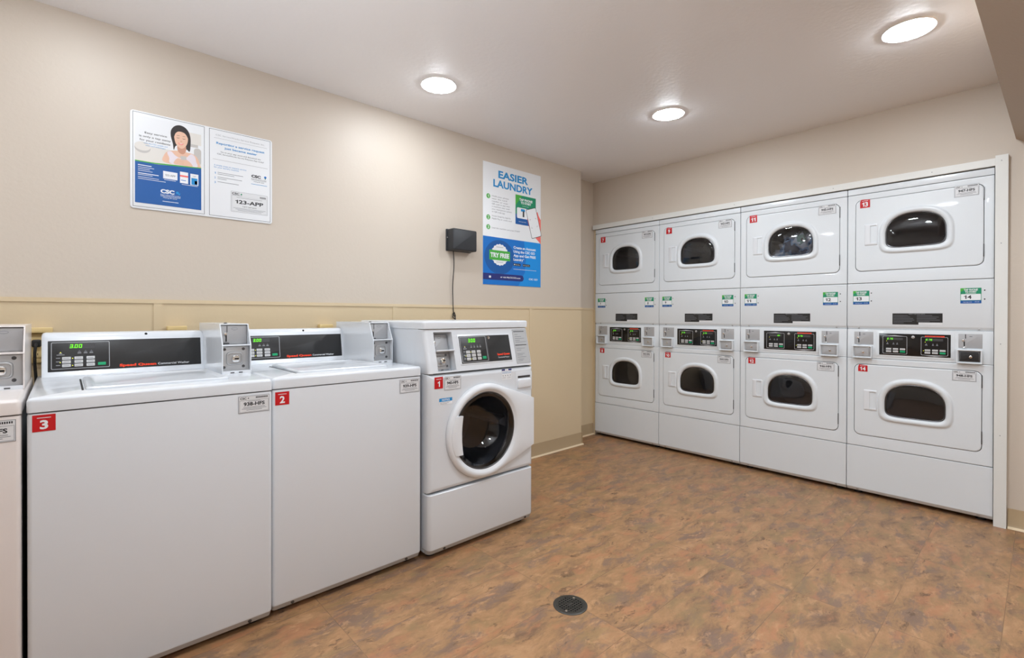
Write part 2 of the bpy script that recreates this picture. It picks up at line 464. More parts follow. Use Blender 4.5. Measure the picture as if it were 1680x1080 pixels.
# cove baseboards
def coveboard(name, a, c, nx, ny):
    """vinyl cove from a to c, standing off along (nx, ny)"""
    b = MB(); pr = [(0, .108), (.004, .108), (.005, .104), (.005, .022), (.012, .008), (.018, .0), (0, 0)]
    b.loft([[Vector((p[0] + nx * q, p[1] + ny * q, z)) for q, z in pr] for p in (a, c)], 'base', cap0=True)
    pr = [(.010, .011), (.022, .0), (.016, 0)]
    b.loft([[Vector((p[0] + nx * q, p[1] + ny * q, z + .0005)) for q, z in pr] for p in (a, c)], 'caulk', cap0=True)
    struct(b, name)
coveboard('baseboard_left', (XL, YW - .005), (XC + .018, YW - .005), 0, -1)
coveboard('baseboard_return', (XC + .005, YW - .018), (XC + .005, YR - .005), 1, 0)
coveboard('baseboard_recess', (XC + .01, YR - .005), (XB, YR - .005), 0, -1)
coveboard('baseboard_back', (XB, .13), (XB, YN), -1, 0)

# white frame round the dryer opening
b = MB(); b.box((3.762, .185, 1.980), (XB + .02, 2.952, 2.021), 'trimw')
for y in (.45, .95, 1.6, 2.3): b.box((3.7612, y - .002, 1.998), (3.7622, y + .002, 2.002), 'inkg')
struct(b, 'trim_2', smooth=10)
b = MB(); b.box((3.758, .134, 0), (XB + .02, .1845, 2.033), 'trimw')
for z in (2.0, 1.55, 1.0, .5): b.box((3.7572, .158, z), (3.7582, .162, z + .004), 'inkg')
struct(b, 'trim_3', smooth=10)

# ================================================================== DOWNLIGHTS
def downlight(x, y, z, label, group='recessed ceiling downlights', lens='lens'):
    t = thing('ceiling_downlight', label, 'ceiling light', (x, y, z), 0, group)
    b = MB(O=(0, 0, 0), U=(1, 0, 0), V=(0, 1, 0), N=(0, 0, -1))
    b.lathe(0, 0, [(.098, 0), (.098, .0055), (.0965, .0062), (.0950, .0058), (.0795, .0010)], 'lamptrim', cap1=False)
    b.build('trim_ring', t)
    b = MB(O=(0, 0, 0), U=(1, 0, 0), V=(0, 1, 0), N=(0, 0, -1))
    b.lathe(0, 0, [(.0775, .002), (.0770, .0075), (.070, .0125), (.045, .0165), (.01, .0178)], lens)
    b.build('lens', t)
LL = ['round recessed downlight in the ceiling nearest the washer wall', 'round recessed downlight in the ceiling nearest the dryers, the lowest in view',
      'round recessed downlight in the ceiling beside the soffit, above dryers thirteen and fourteen']
for (x, y), l in zip(LIGHTS, LL): downlight(x, y, CEIL, l, None, 'lenswall' if l is LL[0] else 'lens')
for k, (x, y) in enumerate(LIGHTS_OUT): downlight(x, y, CEIL, 'unseen round downlight in the ceiling outside the picture', 'downlights outside the picture', 'lensdim' if k == 0 else 'lensfill')  # first inferred from the wall glow, the others added as fill
for x, y in FILL_SOFFIT: downlight(x, y, ZS - .035, 'added unseen fill downlight under the soffit', 'added fill lights under the soffit', 'lensfill')

# ================================================================== SHARED MACHINE PARTS
def number_sticker(parent, num, u0, v0, u1, v1, d, fold=False):
    b = MB()
    if fold:
        c = .3 * (u1 - u0)
        pts = [(u0, v0), (u1, v0), (u1, v1 - c * .3), (u0 + 1.2 * c, v1), (u0 + c * .3, v1), (u0, v1 - c)]
        b.poly(pts, d + .0006, 'red'); b.poly([(u0, v1 - c), (u0 + c, v1 - c * .75), (u0 + c * 1.2, v1)], d + .0012, 'red')
    else: b.rect(u0, v0, u1, v1, d + .0006, 'red')
    w, h = u1 - u0, v1 - v0
    ch = h * .5
    tw = w * (.36 if num not in ('1',) else .26) if len(num) == 1 else w * .6
    b.text(num, (u0 + u1) / 2, v0 + h * .16, ch, d + .0014, 'white', 'C', w=tw, bold=.035)
    b.rect(u0 + w * .2, v0 + h * .80, u1 - w * .2, v0 + h * .84, d + .0014, 'white')
    o = b.build('number_sticker', parent, recalc=False); o['label'] = 'red sticker reading %s' % num

def id_plate(parent, num, u0, v0, u1, v1, d, torn=False):
    b = MB(); w, h = u1 - u0, v1 - v0
    b.rect(u0, v0, u1, v1, d + .0006, 'silver'); b.frame_line(u0, v0, u1, v1, w * .012, d + .0010, 'inkg')
    b.text('CSC', u0 + w * .05, v1 - h * .2, h * .12, d + .001, 'ink', w=w * .2, bold=.03)
    b.disc(u0 + w * .31, v1 - h * .14, w * .02, d + .001, 'ink', 8)
    for i in range(9): b.rect(u0 + w * (.55 + .045 * i), v1 - h * .17, u0 + w * (.58 + .045 * i), v1 - h * .07, d + .001, 'ink')
    b.frame_line(u0 + w * .03, v0 + h * .05, u1 - w * .03, v0 + h * .74, w * .008, d + .001, 'inkg')
    b.text(num, (u0 + u1) / 2, v0 + h * .42, h * .2, d + .001, 'ink', 'C', w=w * .68, bold=.035)
    b.rect(u0 + w * .3, v0 + h * .67, u1 - w * .3, v0 + h * .69, d + .001, 'inkg')
    for i, (a, c) in enumerate(((.15, .85), (.1, .9), (.25, .75))):
        b.rect(u0 + w * a, v0 + h * (.31 - .08 * i), u0 + w * c, v0 + h * (.335 - .08 * i), d + .001, 'inkg')
    o = b.build('identification_plate', parent, recalc=False); o['label'] = 'silver plate reading %s' % num

def feet(t, W, D):
    for x in (.05, W - .05):
        for y in (.07, D - .06):
            b = MB(O=(x, y, 0), U=(1, 0, 0), V=(0, 1, 0), N=(0, 0, 1)); b.lathe(0, 0, [(.022, 0), (.022, .012), (.008, .016), (.008, .031)], 'cord', 14, cap0=True)
            b.build('levelling_foot', t)

SEG = {'0': 'abcdef', '1': 'bc', '2': 'abged', '3': 'abgcd', '5': 'afgcd', '7': 'abc'}
def led_text(b, s, u, v, h, d, mt, gap=.25):
    w = h * .62; t = h * .16; x = u; ln = .12
    def bar(p, q, r_, s_):
        f = lambda c: (c[0] + (c[1] - v) * ln, c[1])
        b.poly([f(p), f(q), f(r_), f(s_)], d, mt)
    for c in s:
        if c == '.':
            bar((x - w * gap, v), (x - w * gap + t, v), (x - w * gap + t, v + t), (x - w * gap, v + t)); continue
        for k in SEG[c]:
            if k == 'a': bar((x, v + h - t), (x + w, v + h - t), (x + w, v + h), (x, v + h))
            if k == 'g': bar((x, v + h / 2 - t / 2), (x + w, v + h / 2 - t / 2), (x + w, v + h / 2 + t / 2), (x, v + h / 2 + t / 2))
            if k == 'd': bar((x, v), (x + w, v), (x + w, v + t), (x, v + t))
            if k == 'f': bar((x, v + h / 2), (x + t, v + h / 2), (x + t, v + h), (x, v + h))
            if k == 'e': bar((x, v), (x + t, v), (x + t, v + h / 2), (x, v + h / 2))
            if k == 'b': bar((x + w - t, v + h / 2), (x + w, v + h / 2), (x + w, v + h), (x + w - t, v + h))
            if k == 'c': bar((x + w - t, v), (x + w, v), (x + w, v + h / 2), (x + w - t, v + h / 2))
        x += w * (1 + gap) + w * .12

def coin_front(parent, fr, u0, u1, v0, vm, v1, dep, deps):
    """recessed coin drop above, coin vault with a chrome lock below; fr = frame of the face"""
    def nb(): return MB(*fr)
    t = .004
    b = nb()   # coin drop plate
    b.rbox(u0 + t, vm + t, u1 - t, v1 - t, -dep - .004, -dep, 'coin', .002, .001)
    b.rect(u0 + t + .022, v1 - .032, u0 + t + .0245, v1 - .006, -dep + .0006, 'hole')
    b.rbox(u0 + t + .018, vm + .014, u0 + t + .0225, vm + .040, -dep, -dep + .0008, 'hole', .001, .0003)
    b.loft([b.L3([(u0 + .055 + .012 * math.cos(a), v1 - .018 + .005 * math.sin(a)) for a in [2 * PI * k / 16 for k in range(16)]], -dep + .0004),
            b.L3([(u0 + .055 + .011 * math.cos(a), v1 - .018 + .004 * math.sin(a)) for a in [2 * PI * k / 16 for k in range(16)]], -dep + .0006)], 'inkg', cap1=False)
    o = b.build('coin_drop', parent)
    b = nb()
    b.lathe(u0 + t + .017, vm + .046, [(.0065, -dep), (.0065, -dep + .006), (.005, -dep + .008), (.002, -dep + .0085)], 'chrome', 16)
    b.build('return_button', parent); b = nb()
    b.rbox(u0 + t + .010, vm + t, u0 + t + .03, vm + t + .005, -dep, -dep + .010, 'dsteel', .001, .001)
    b.build('coin_slide', parent)
    b = nb()   # vault plate
    b.rbox(u0 + t, v0 + .012, u1 - t, vm - t, -deps - .004, -deps, 'steel', .002, .001)
    for a, c in ((u0 + .010, v0 + .026), (u1 - .024, v0 + .028), (u0 + .012, vm - .016), (u1 - .024, vm - .016)):
        b.lathe(a, c, [(.006, -deps), (.0055, -deps + .002), (.002, -deps + .0025)], 'dsteel', 12)
    b.rect(u0 + .02, v0 + .004, u0 + .034, v0 + .008, -.0035, 'dsteel')
    b.build('coin_vault', parent)
    cu, cv = (u0 + u1) / 2 - .004, (v0 + vm) / 2 + .004
    b = nb()
    b.loft([b.L3(rr(cu - .031, cv - .027, cu + .031, cv + .027, .014), -deps), b.L3(rr(cu - .029, cv - .025, cu + .029, cv + .025, .013), -deps + .004),
            b.L3(rr(cu - .025, cv - .022, cu + .025, cv + .022, .011), -deps + .005), b.L3(rr(cu - .024, cv - .021, cu + .024, cv + .021, .011), -deps + .001)], 'steel', cap1=True)
    o = b.build('lock_bezel', parent)
    b = nb(); hh = min(.022, deps - .004)
    b.rbox(cu - .012, cv - .015, cu + .016, cv + .014, -deps, -deps + hh, 'chrome', .010, .004)
    b.rbox(cu - .004, cv - .004, cu + .012, cv + .002, -deps + hh, -deps + hh + .0006, 'hole', .002, .0003)
    b.build('vault_lock', parent)

def coin_shell_loops(u0, u1, v0, vm, v1): pass

def control_board(parent, fr, u0, v0, u1, v1, price, wide=True, logo=None):
    """black fascia of a washer: outline, display, nine keys, green start key"""
    b = MB(*fr); W = u1 - u0; H = v1 - v0
    b.rbox(u0, v0, u1, v1, -.002, .0015, 'black', .002, .0008)
    o = b.build('control_fascia', parent)
    d = .0016
    b = MB(*fr)
    if wide: fu0, fu1, fv0, fv1 = u0 + .009, u0 + .182, v0 + .009, v1 - .006
    else: fu0, fu1, fv0, fv1 = u0 + .004, u0 + .170, v0 + .004, v1 - .004
    a = rr(fu0, fv0, fu1, fv1, .004); c = rr(fu0 + .002, fv0 + .002, fu1 - .002, fv1 - .002, .003)
    b.loft([b.L3(a, d), b.L3(a, d + .0005), b.L3(c, d + .0005), b.L3(c, d)], 'inkl', cap1=False)
    FW, FH = fu1 - fu0, fv1 - fv0
    # legends
    for x in (.47, .575, .675) if wide else (.4, .52, .64, .75):
        b.rect(fu0 + FW * (x - .008), fv0 + FH * .66, fu0 + FW * (x + .008), fv0 + FH * .68, d, 'inkg')
        b.rect(fu0 + FW * (x - .025), fv0 + FH * .61, fu0 + FW * (x + .025), fv0 + FH * .64, d, 'inkg')
        b.rect(fu0 + FW * (x - .032), fv0 + FH * .57, fu0 + FW * (x + .032), fv0 + FH * .59, d, 'inkl')
    b.rect(fu0 + FW * .13, fv0 + FH * .57, fu0 + FW * .18, fv0 + FH * .6, d, 'inkl')
    b.rect(fu0 + FW * .09, fv0 + FH * .52, fu0 + FW * .22, fv0 + FH * .54, d, 'inkl')
    for k in range(3): b.rect(fu0 + FW * .08, fv0 + FH * (.405 - .135 * k), fu0 + FW * .15, fv0 + FH * (.425 - .135 * k), d, 'inkl')
    b.build('printed_legend', o, recalc=False)
    b = MB(*fr)
    b.rect(fu0 + FW * .29, fv0 + FH * .76, fu0 + FW * .74, fv0 + FH * .93, d, 'leddim')
    led_text(b, price[0], fu0 + FW * .305, fv0 + FH * .775, FH * .14, d + .0004, 'led')
    x2 = fu0 + FW * .305 + FH * .14 * .62 * 1.45
    b.rect(x2 - .0018, fv0 + FH * .775, x2 - .0002, fv0 + FH * .80, d + .0004, 'led')
    led_text(b, price[1:], x2 + .001, fv0 + FH * .775, FH * .14, d + .0004, 'led')
    for (x, y) in ((.155, .62), (.15, .25), (.355, .39), (.355, .125)): b.disc(fu0 + FW * x, fv0 + FH * y, .0017, d + .0004, 'ledy', 10)
    p = b.build('display', o, recalc=False); p['label'] = 'lit green price display'
    for r_ in range(3):
        for c_ in range(3):
            b = MB(*fr); x = fu0 + FW * (.18 + .205 * c_); y = fv0 + FH * (.345 - .135 * r_)
            b.rbox(x, y, x + FW * .145, y + FH * .105, d - .0005, d + .0012, 'key', .0015, .0004)
            b.rect(x + FW * .02, y + FH * .045, x + FW * .12, y + FH * .06, d + .0014, 'inkg')
            b.build('key', o)
    b = MB(*fr); x = fu0 + FW * .79; y = fv0 + FH * .09
    b.rbox(x, y, x + FW * .14, y + FH * .11, d - .0005, d + .0014, 'keyg', .0015, .0004)
    p = b.build('start_key', o); p['label'] = 'green start key'
    return o

# ================================================================== TOP-LOAD WASHERS
def top_loader(x0, y0, num, plate, label, sticker, aged=False, stock=True):
    t = thing('top_load_washer', label, 'washing machine', (x0, y0, 0), 0)
    E = 'enamel_old' if aged else 'enamel'
    W, D, ZT, ZSm = .651, .710, .915, .872
    # cabinet: side shell and a front panel with a rounded edge and a turned-in foot
    b = MB()
    lp = [(.003, .02), (.003, D), (W - .003, D), (W - .003, .02)]
    b.loft([[Vector((x, y, z)) for x, y in lp] for z in (.03, ZSm)], 'shell', cap0=True)
    b.build('cabinet', t)
    b = MB()
    out = lambda z, ins, yf: [Vector((x, y, z)) for x, y in
         [(ins + .0, .05)] + [(ins + .012 - .012 * math.cos(a), yf + .012 - .012 * math.sin(a)) for a in [PI / 2 * k / 5 for k in range(6)]]
         + [(W - ins - .012 + .012 * math.sin(a), yf + .012 - .012 * math.cos(a)) for a in [PI / 2 * k / 5 for k in range(6)]] + [(W - ins, .05)]]
    b.loft([out(ZSm - .003, .004, .004), out(ZSm - .004, .001, .001), out(ZSm - .010, 0, 0), out(.052, 0, 0), out(.046, .001, .002)], E, cap0=True)
    b.loft([out(.046, .001, .002), out(.026, .003, .012), out(.024, .006, .016)], 'grey', cap1=True)
    o = b.build('front_panel', t)
    for x in (.075, W - .075):
        b = MB(); b.lathe(x, .037, [(.007, -.010), (.006, -.003), (.003, -.002)], 'dsteel', 12); b.build('screw', t)
    feet(t, W, D)
    # top: rounded slab with lid
    b = MB(O=(0, 0, 0), U=(1, 0, 0), V=(0, 1, 0), N=(0, 0, 1))
    b.rbox(-.001, -.002, W + .001, D, ZSm + .001, ZT, E, .012, .012)
    b.build('top_panel', t)
    b = MB(O=(0, 0, 0), U=(1, 0, 0), V=(0, 1, 0), N=(0, 0, 1))
    lo = [(.128, .088, .530, .458, .02, -.0005), (.128, .088, .530, .458, .02, .006), (.132, .092, .526, .454, .018, .009), (.146, .104, .512, .442, .016, .009), (.152, .110, .506, .436, .014, .0045)]
    b.loft([b.L3(rr(*q[:5], 6), ZT + q[5]) for q in lo], E)
    o = b.build('lid', t)
    b = MB(O=(0, 0, 0), U=(1, 0, 0), V=(0, 1, 0), N=(0, 0, 1))
    b.rbox(.119, .10, .1245, .455, ZT - .001, ZT + .0006, 'gap', .002, .0004); b.build('lid_gap', t)
    # console: swept profile with rounded top
    c0, c1 = .015, .541
    b = MB()
    pr = [(ZT, -.597), (ZT + .004, -.600), (1.062, -.622), (1.074, -.628), (1.081, -.640), (1.083, -.655), (1.083, -.705), (ZT, -.705)]
    def sec(u, k): return [b.P(u, ZT + (v - ZT) * k + 0, d - (1 - k) * .02) for v, d in pr]
    b.loft([sec(c0, .96), sec(c0 + .003, .985), sec(c0 + .010, 1), sec(c1 - .010, 1), sec(c1 - .003, .985), sec(c1, .96)], E, cap0=True)
    b.disc(.334, 1.0725, .0042, -.6262, 'hole', 12, ry=.0035)
    b.lathe(.334, 1.0725, [(.005, -.630), (.005, -.6255), (.003, -.625)], 'gap', 12)
    b.build('console', t)
    sl = Vector((0, .022, .143)).normalized(); nn = Vector((0, -.143, .022)).normalized()
    fr = ((0, .6005, ZT + .004), (1, 0, 0), sl, nn)
    o = control_board(t, fr, .032, .015, .530, .134, '300')
    b = MB(*fr)
    b.text('Speed Queen', .245, .023, .0095, .0017, 'redtx', w=.122, bold=.05)
    b.text('Commercial Washer', .373, .023, .0085, .0017, 'white', w=.112, bold=.01)
    o2 = b.build('brand_lettering', o, recalc=False); o2['label'] = 'red and grey lettering Speed Queen Commercial Washer'
    # coin box standing at the right end of the console
    u0, u1, yf, yb, vm, v1 = .541, .6475, .262, .705, 1.030, 1.117
    back = .045
    side = [(ZT, -yf), (vm, -yf), (v1, -yf - back), (v1, -yb), (ZT, -yb)]
    b = MB(); th = .004
    b.prof(side, u0, u0 + th, E); b.prof(side, u1 - th, u1, E)
    b.prof([(v1 - th, -yf - back + .002), (v1, -yf - back), (v1, -yb), (v1 - th, -yb)], u0 + th * .9, u1 - th * .9, E)
    b.prof([(vm - .002, -yf - .001), (vm + .003, -yf - .002), (vm + .003, -yf - .07), (vm - .002, -yf - .07)], u0 + th * .9, u1 - th * .9, E)
    b.prof([(ZT, -yf - .0005), (ZT + .012, -yf - .0005), (ZT + .012, -yf - .07), (ZT, -yf - .07)], u0 + th * .9, u1 - th * .9, 'plast')
    b.prof([(ZT, -yf - .07), (v1 - .001, -yf - .07), (v1 - .001, -yb), (ZT, -yb)], u0 + th * .9, u1 - th * .9, E)
    for k, p in enumerate((.17, .24)): b.box((u0 + .03 + .03 * k, .0 + yf - .0003, ZT + .003), (u0 + .044 + .03 * k, yf + .001, ZT + .007), 'dsteel')
    cb = b.build('coin_box', t, smooth=20)
    fr2 = ((0, yf, 0), (1, 0, 0), (0, 0, 1), (0, -1, 0))
    coin_front(cb, fr2, u0 + .001, u1 - .001, ZT, vm, v1 - .003, .050, .020)
    b = MB(O=(0, 0, v1), U=(1, 0, 0), V=(0, 1, 0), N=(0, 0, 1))
    b.lathe((u0 + u1) / 2 - .02, yf + .10, [(.006, 0), (.006, .003), (.003, .0045)], 'dsteel', 12); b.build('top_screw', cb)
    if sticker: number_sticker(t, num, *sticker, 0.0004)
    id_plate(t, plate, W - .113, .799, W - .010, .860, .0004)
    return t

top_loader(-.0800, 1.948, '3', '938-HFS', 'white top-load coin washer wearing the red number three sticker', (.011, .817, .060, .865))
top_loader(.5765, 1.966, '2', '939-HFS', 'white top-load coin washer wearing the red number two sticker', (.010, .810, .061, .860))
top_loader(-.7425, 1.948, '4', '937-HFS', 'off-white top-load coin washer at the left edge, cut off by the frame', None, aged=True)

# ================================================================== FRONT-LOAD WASHER
def front_loader(x0, y0):
    t = thing('front_load_washer', 'white front-load washer with round black glass door and red number one sticker', 'washing machine', (x0, y0, 0), 0)
    W, D = .6827, .72; E = 'enamel'; zs, zc, z1, z2 = .312, .876, 1.088, 1.1245; sb = .050
    DC = (.332, .569)   # door centre
    # open a drum space: keep the shell as side, back and top sheets only
    b = MB()
    for x in (.0015, W - .0075): b.loft([[Vector((q, y, z)) for y, z in ((.045, .03), (.045, zc), (.10, zc + .02), (.10, 1.10), (D, 1.10), (D, .03))] for q in (x, x + .006)], E, cap0=True)
    b.box((.002, D - .006, .03), (W - .002, D, 1.09), E); b.box((.008, .03, .03), (W - .008, D, .036), 'shell')
    b.build('cabinet', t, smooth=10)
    def out(z, ins, yf, r=.022, yb=.06):
        return [Vector((x, y, z)) for x, y in [(ins, yb)] + [(ins + r - r * math.cos(a), yf + r - r * math.sin(a)) for a in [PI / 2 * k / 6 for k in range(7)]]
                + [(W - ins - r + r * math.sin(a), yf + r - r * math.cos(a)) for a in [PI / 2 * k / 6 for k in range(7)]] + [(W - ins, yb)]]
    b = MB()
    b.loft([out(zs - .003, .003, .003), out(zs - .007, 0, 0), out(.055, 0, 0), out(.048, .001, .002)], E, cap0=True)
    b.loft([out(.048, .001, .002), out(.027, .003, .012), out(.025, .006, .016)], 'grey')
    b.build('lower_panel', t)
    for x in (.09, W - .055):
        b = MB(); b.lathe(x, .038, [(.007, -.010), (.006, -.003), (.003, -.002)], 'dsteel', 12); b.build('screw', t)
    # front panel with the round opening
    b = MB(); n = 96; R = .212
    A = angles(DC[0], DC[1], (0, zs + .002, W, zc - .003, .004))
    hole = [(DC[0] + R * math.cos(a), DC[1] + R * math.sin(a)) for a in A]
    def rl(i, r): return radial_rr(i, zs + .002 + i, W - i, zc - .003 - i, r, DC[0], DC[1], A)
    b.loft([b.L3(rl(0, .004), -.06), b.L3(rl(0, .004), -.022), b.L3(rl(.0065, .004), -.0065), b.L3(rl(.02, .004), 0), b.L3(rl(.024, .004), 0), b.L3(hole, 0), b.L3(hole, -.05)], E, cap1=False)
    b.build('front_panel', t, smooth=50)
    feet(t, W, D)
    # drum
    b = MB(); b.lathe(DC[0], DC[1], [(.205, -.05), (.235, -.07), (.235, -.42), (.0, -.43)], 'drumd', 48, cap1=False)
    for k in range(3):
        a = PI / 2 + .5 + 2 * PI * k / 3; c, s_ = math.cos(a), math.sin(a)
        pts = [(-.03, .234), (-.008, .185), (.008, .185), (.03, .234)]
        b.loft([[b.P(DC[0] + p * -s_ + q * c, DC[1] + p * c + q * s_, dd) for p, q in pts] for dd in (-.10, -.40)], 'drum', cap0=True)
    b.build('drum', t)
    # door: swept ring, hinge-side shoulder, handle
    b = MB(); Ro, Ri = .238, .196
    rings = []
    def ring(ro, d, fl):
        o = []
        for k in range(n):
            a = 2 * PI * (k + .5) / n; c, s_ = math.cos(a), math.sin(a)
            r = ro
            if fl > 0 and c > 0:   # shoulder that runs out to the right edge
                xr = (W - .009 - DC[0]); h0 = .13
                # hull of circle and a short vertical segment at the right edge
                best = ro
                for (px, py) in ((xr, h0), (xr, -h0)):
                    pass
                # ray against the tangent lines
                def rayseg(A, B_):
                    ex, ey = B_[0] - A[0], B_[1] - A[1]; den = c * ey - s_ * ex
                    if abs(den) < 1e-9: return None
                    tt = (A[0] * ey - A[1] * ex) / den; q = (A[0] * s_ - A[1] * c) / den
                    return tt if (tt > 0 and -1e-6 <= q <= 1 + 1e-6) else None
                P0 = (xr, h0); dd_ = math.hypot(*P0); al = math.atan2(h0, xr); be = math.acos(min(1, ro / dd_))
                T1 = (ro * math.cos(al + be), ro * math.sin(al + be)); T2 = (T1[0], -T1[1])
                for A, B_ in ((T1, P0), (P0, (xr, -h0)), ((xr, -h0), T2)):
                    q = rayseg(A, B_)
                    if q and q > best: best = q
                r = ro + (best - ro) * fl
            o.append(b.P(DC[0] + r * c, DC[1] + r * s_, d))
        return o
    b.loft([ring(Ro, 0.001, 1), ring(Ro, .012, 1), ring(Ro - .003, .018, .985), ring(Ro - .010, .022, .75), ring(Ro - .014, .024, .25), ring(Ro - .022, .0255, 0), ring(Ri + .012, .022, 0), ring(Ri + .004, .014, 0), ring(Ri, .012, 0), ring(Ri - .001, -.03, 0)], 'plast', cap1=False)
    dr = b.build('door', t, smooth=40)
    b = MB(); b.lathe(DC[0], DC[1], [(.197, .012), (.193, .0135), (.188, .010), (.186, -.02)], 'dsteel', 96, cap1=False)
    b.build('door_gasket', dr)
    b = MB(); b.lathe(DC[0], DC[1], [(.192, .010), (.186, .0125), (.172, .006), (.158, -.02), (.145, -.06), (.11, -.095), (.0, -.10)], 'glassw', 96, cap1=False)
    b.build('door_glass', dr)
    b = MB()   # handle: broad tab over the left rim
    rows = []
    for k in range(13):
        v = -.094 + .188 * k / 12; uo = -math.sqrt(.221 ** 2 - v * v); ui = -.160 + .008 * (v / .094) ** 2
        rows.append([b.P(DC[0] + uo + p * (ui - uo), DC[1] + v, dd) for p, dd in ((0, .020), (.02, .0265), (.12, .0295), (.5, .0305), (.85, .0300), (.97, .0275), (1, .0235), (.96, .012), (.1, .010))])
    b.loft(rows, 'plast', cap0=True)
    b.build('door_handle', dr)
    # control head: sloping face, side cheeks
    b = MB(); r = .022
    def hd(z, q, ins=0):   # q: set-back of the face
        return out(z, ins, q, r, .13)
    b.loft([hd(zc, .002, .001), hd(zc + .003, 0, 0), hd(z1 - .002, sb, 0)], E, cap0=False, cap1=False)
    # the face is re-made below with real openings, so drop the flat front quads
    keep_v, keep_f, keep_m = b.v, [], []
    for f, mi in zip(b.f, b.mi):
        xs = [b.v[k][0] for k in f]
        if max(xs) - min(xs) > .5: continue
        keep_f.append(f); keep_m.append(mi)
    b.f, b.mi = keep_f, keep_m
    hl = math.hypot(sb, z1 - .002 - zc - .003)
    sl = Vector((0, sb, z1 - .005 - zc)).normalized(); nn = Vector((0, -sl.z, sl.y))
    fr = ((0, 0, zc + .003), (1, 0, 0), sl, nn)
    b.frame(*fr)
    cu0, cu1, cv0, cv1 = .052, .158, .008, .198
    b.rect(r, 0, cu0, hl, 0, E); b.rect(cu1, 0, W - r, hl, 0, E); b.rect(cu0, 0, cu1, cv0, 0, E); b.rect(cu0, cv1, cu1, hl, 0, E)
    q = rr(cu0, cv0, cu1, cv1, .003); b.loft([b.L3(q, 0), b.L3(q, -.05)], E)
    b.frame(); b.box((.003, .05, zc - .02), (W - .003, D, zc + .0), 'shell')
    b.build('control_head', t, smooth=30)
    b = MB(*fr); b.rbox(cu0 + .003, .103, cu1 + .004, .109, -.048, .008, E, .001, .001); b.build('coin_shelf', t)
    coin_front(t, fr, cu0 - .001, cu1 - .003, cv0, .106, cv1 - .002, .036, .036)
    b = MB(*fr); b.rbox(.188, .028, .540, .182, -.001, .0015, E, .006, .001); b.build('fascia_surround', t)
    fr3 = (tuple(Vector(fr[0]) + nn * .0015), fr[1], fr[2], fr[3])
    o = control_board(t, fr3, .195, .036, .530, .174, '300', wide=False)
    b = MB(*fr3)
    b.text('Speed Queen', .430, .066, .010, .0018, 'redtx', w=.088, bold=.05)
    b.text('Commercial Washer', .434, .051, .007, .0018, 'white', w=.078)
    b.rect(.3695, .036, .371, .174, .0016, 'inkg'); b.build('brand_lettering', o, recalc=False)
    b = MB(*fr3); b.lathe(.3845, .161, [(.0085, .0012), (.008, .004), (.003, .0045)], 'chrome', 16); b.build('service_lock', o)
    b = MB(*fr)   # grey instructions label
    b.rect(.562, .012, .665, .201, .0006, 'greyl'); b.frame_line(.562, .012, .665, .201, .0015, .0009, 'inkg')
    for y, x0_, x1_ in ((.188, .57, .65), (.172, .575, .60), (.160, .575, .625), (.15, .575, .645), (.14, .575, .61), (.13, .575, .655), (.112, .57, .655), (.095, .575, .64), (.085, .575, .61), (.065, .575, .63), (.057, .575, .615), (.046, .575, .64), (.034, .575, .62), (.026, .575, .61)):
        b.rect(x0_, y, x1_, y + (.004 if y in (.188, .112) else .002), .001, 'ink' if y in (.188, .112) else 'inkg')
    p_ = b.build('instruction_label', t, recalc=False); p_['label'] = 'grey printed instruction label'
    # top cap
    b = MB(O=(0, 0, 0), U=(1, 0, 0), V=(0, 1, 0), N=(0, 0, 1))
    b.rbox(-.003, sb - .008, W + .003, D, z1, z2, E, .02, .010, 6); b.build('top_cap', t)
    # dispenser drawer
    b = MB()
    b.rbox(.548, .742, .672, .846, -.001, .0012, E, .008, .001)
    b.build('dispenser_panel', t)
    b = MB()
    b.rbox(.560, .757, .662, .806, .0012, .010, 'plast', .012, .006)
    b.rbox(.564, .812, .658, .824, .0008, .0016, 'dsteel', .004, .0003)
    b.build('dispenser_handle', t)
    number_sticker(t, '1', .029, .806, .077, .861, .0004); id_plate(t, '940-HFS', .084, .794, .182, .860, .0004)
    b = MB()
    b.rect(.056, .742, .131, .758, .0006, 'bluetx'); b.text('NOTICE', .0935, .746, .008, .001, 'white', 'C', w=.045, bold=.03)
    b.rect(.056, .728, .131, .742, .0006, 'white')
    for k in range(3): b.rect(.06, .738 - .004 * k, .12 - .01 * k, .739 - .004 * k, .001, 'inkg')
    b.build('notice_sticker', t, recalc=False)
    b = MB()
    b.rect(.449, .812, .518, .868, .0006, 'white'); b.rect(.449, .860, .472, .868, .001, 'navy'); b.rect(.495, .860, .518, .868, .001, 'navy'); b.text('T', .4835, .857, .008, .001, 'navy', 'C')
    for y in (.852, .846): b.rect(.452, y, .515, y + .0015, .001, 'bluetx')
    for k in range(4): b.disc(.458 + .017 * k, .834, .003, .001, 'inkg', 8)
    for y in (.824, .819): b.rect(.452, y, .478, y + .0015, .001, 'inkl'); b.rect(.487, y, .513, y + .0015, .001, 'inkl')
    b.build('care_symbol_sticker', t, recalc=False)
    return t
front_loader(1.2479, 1.9306)

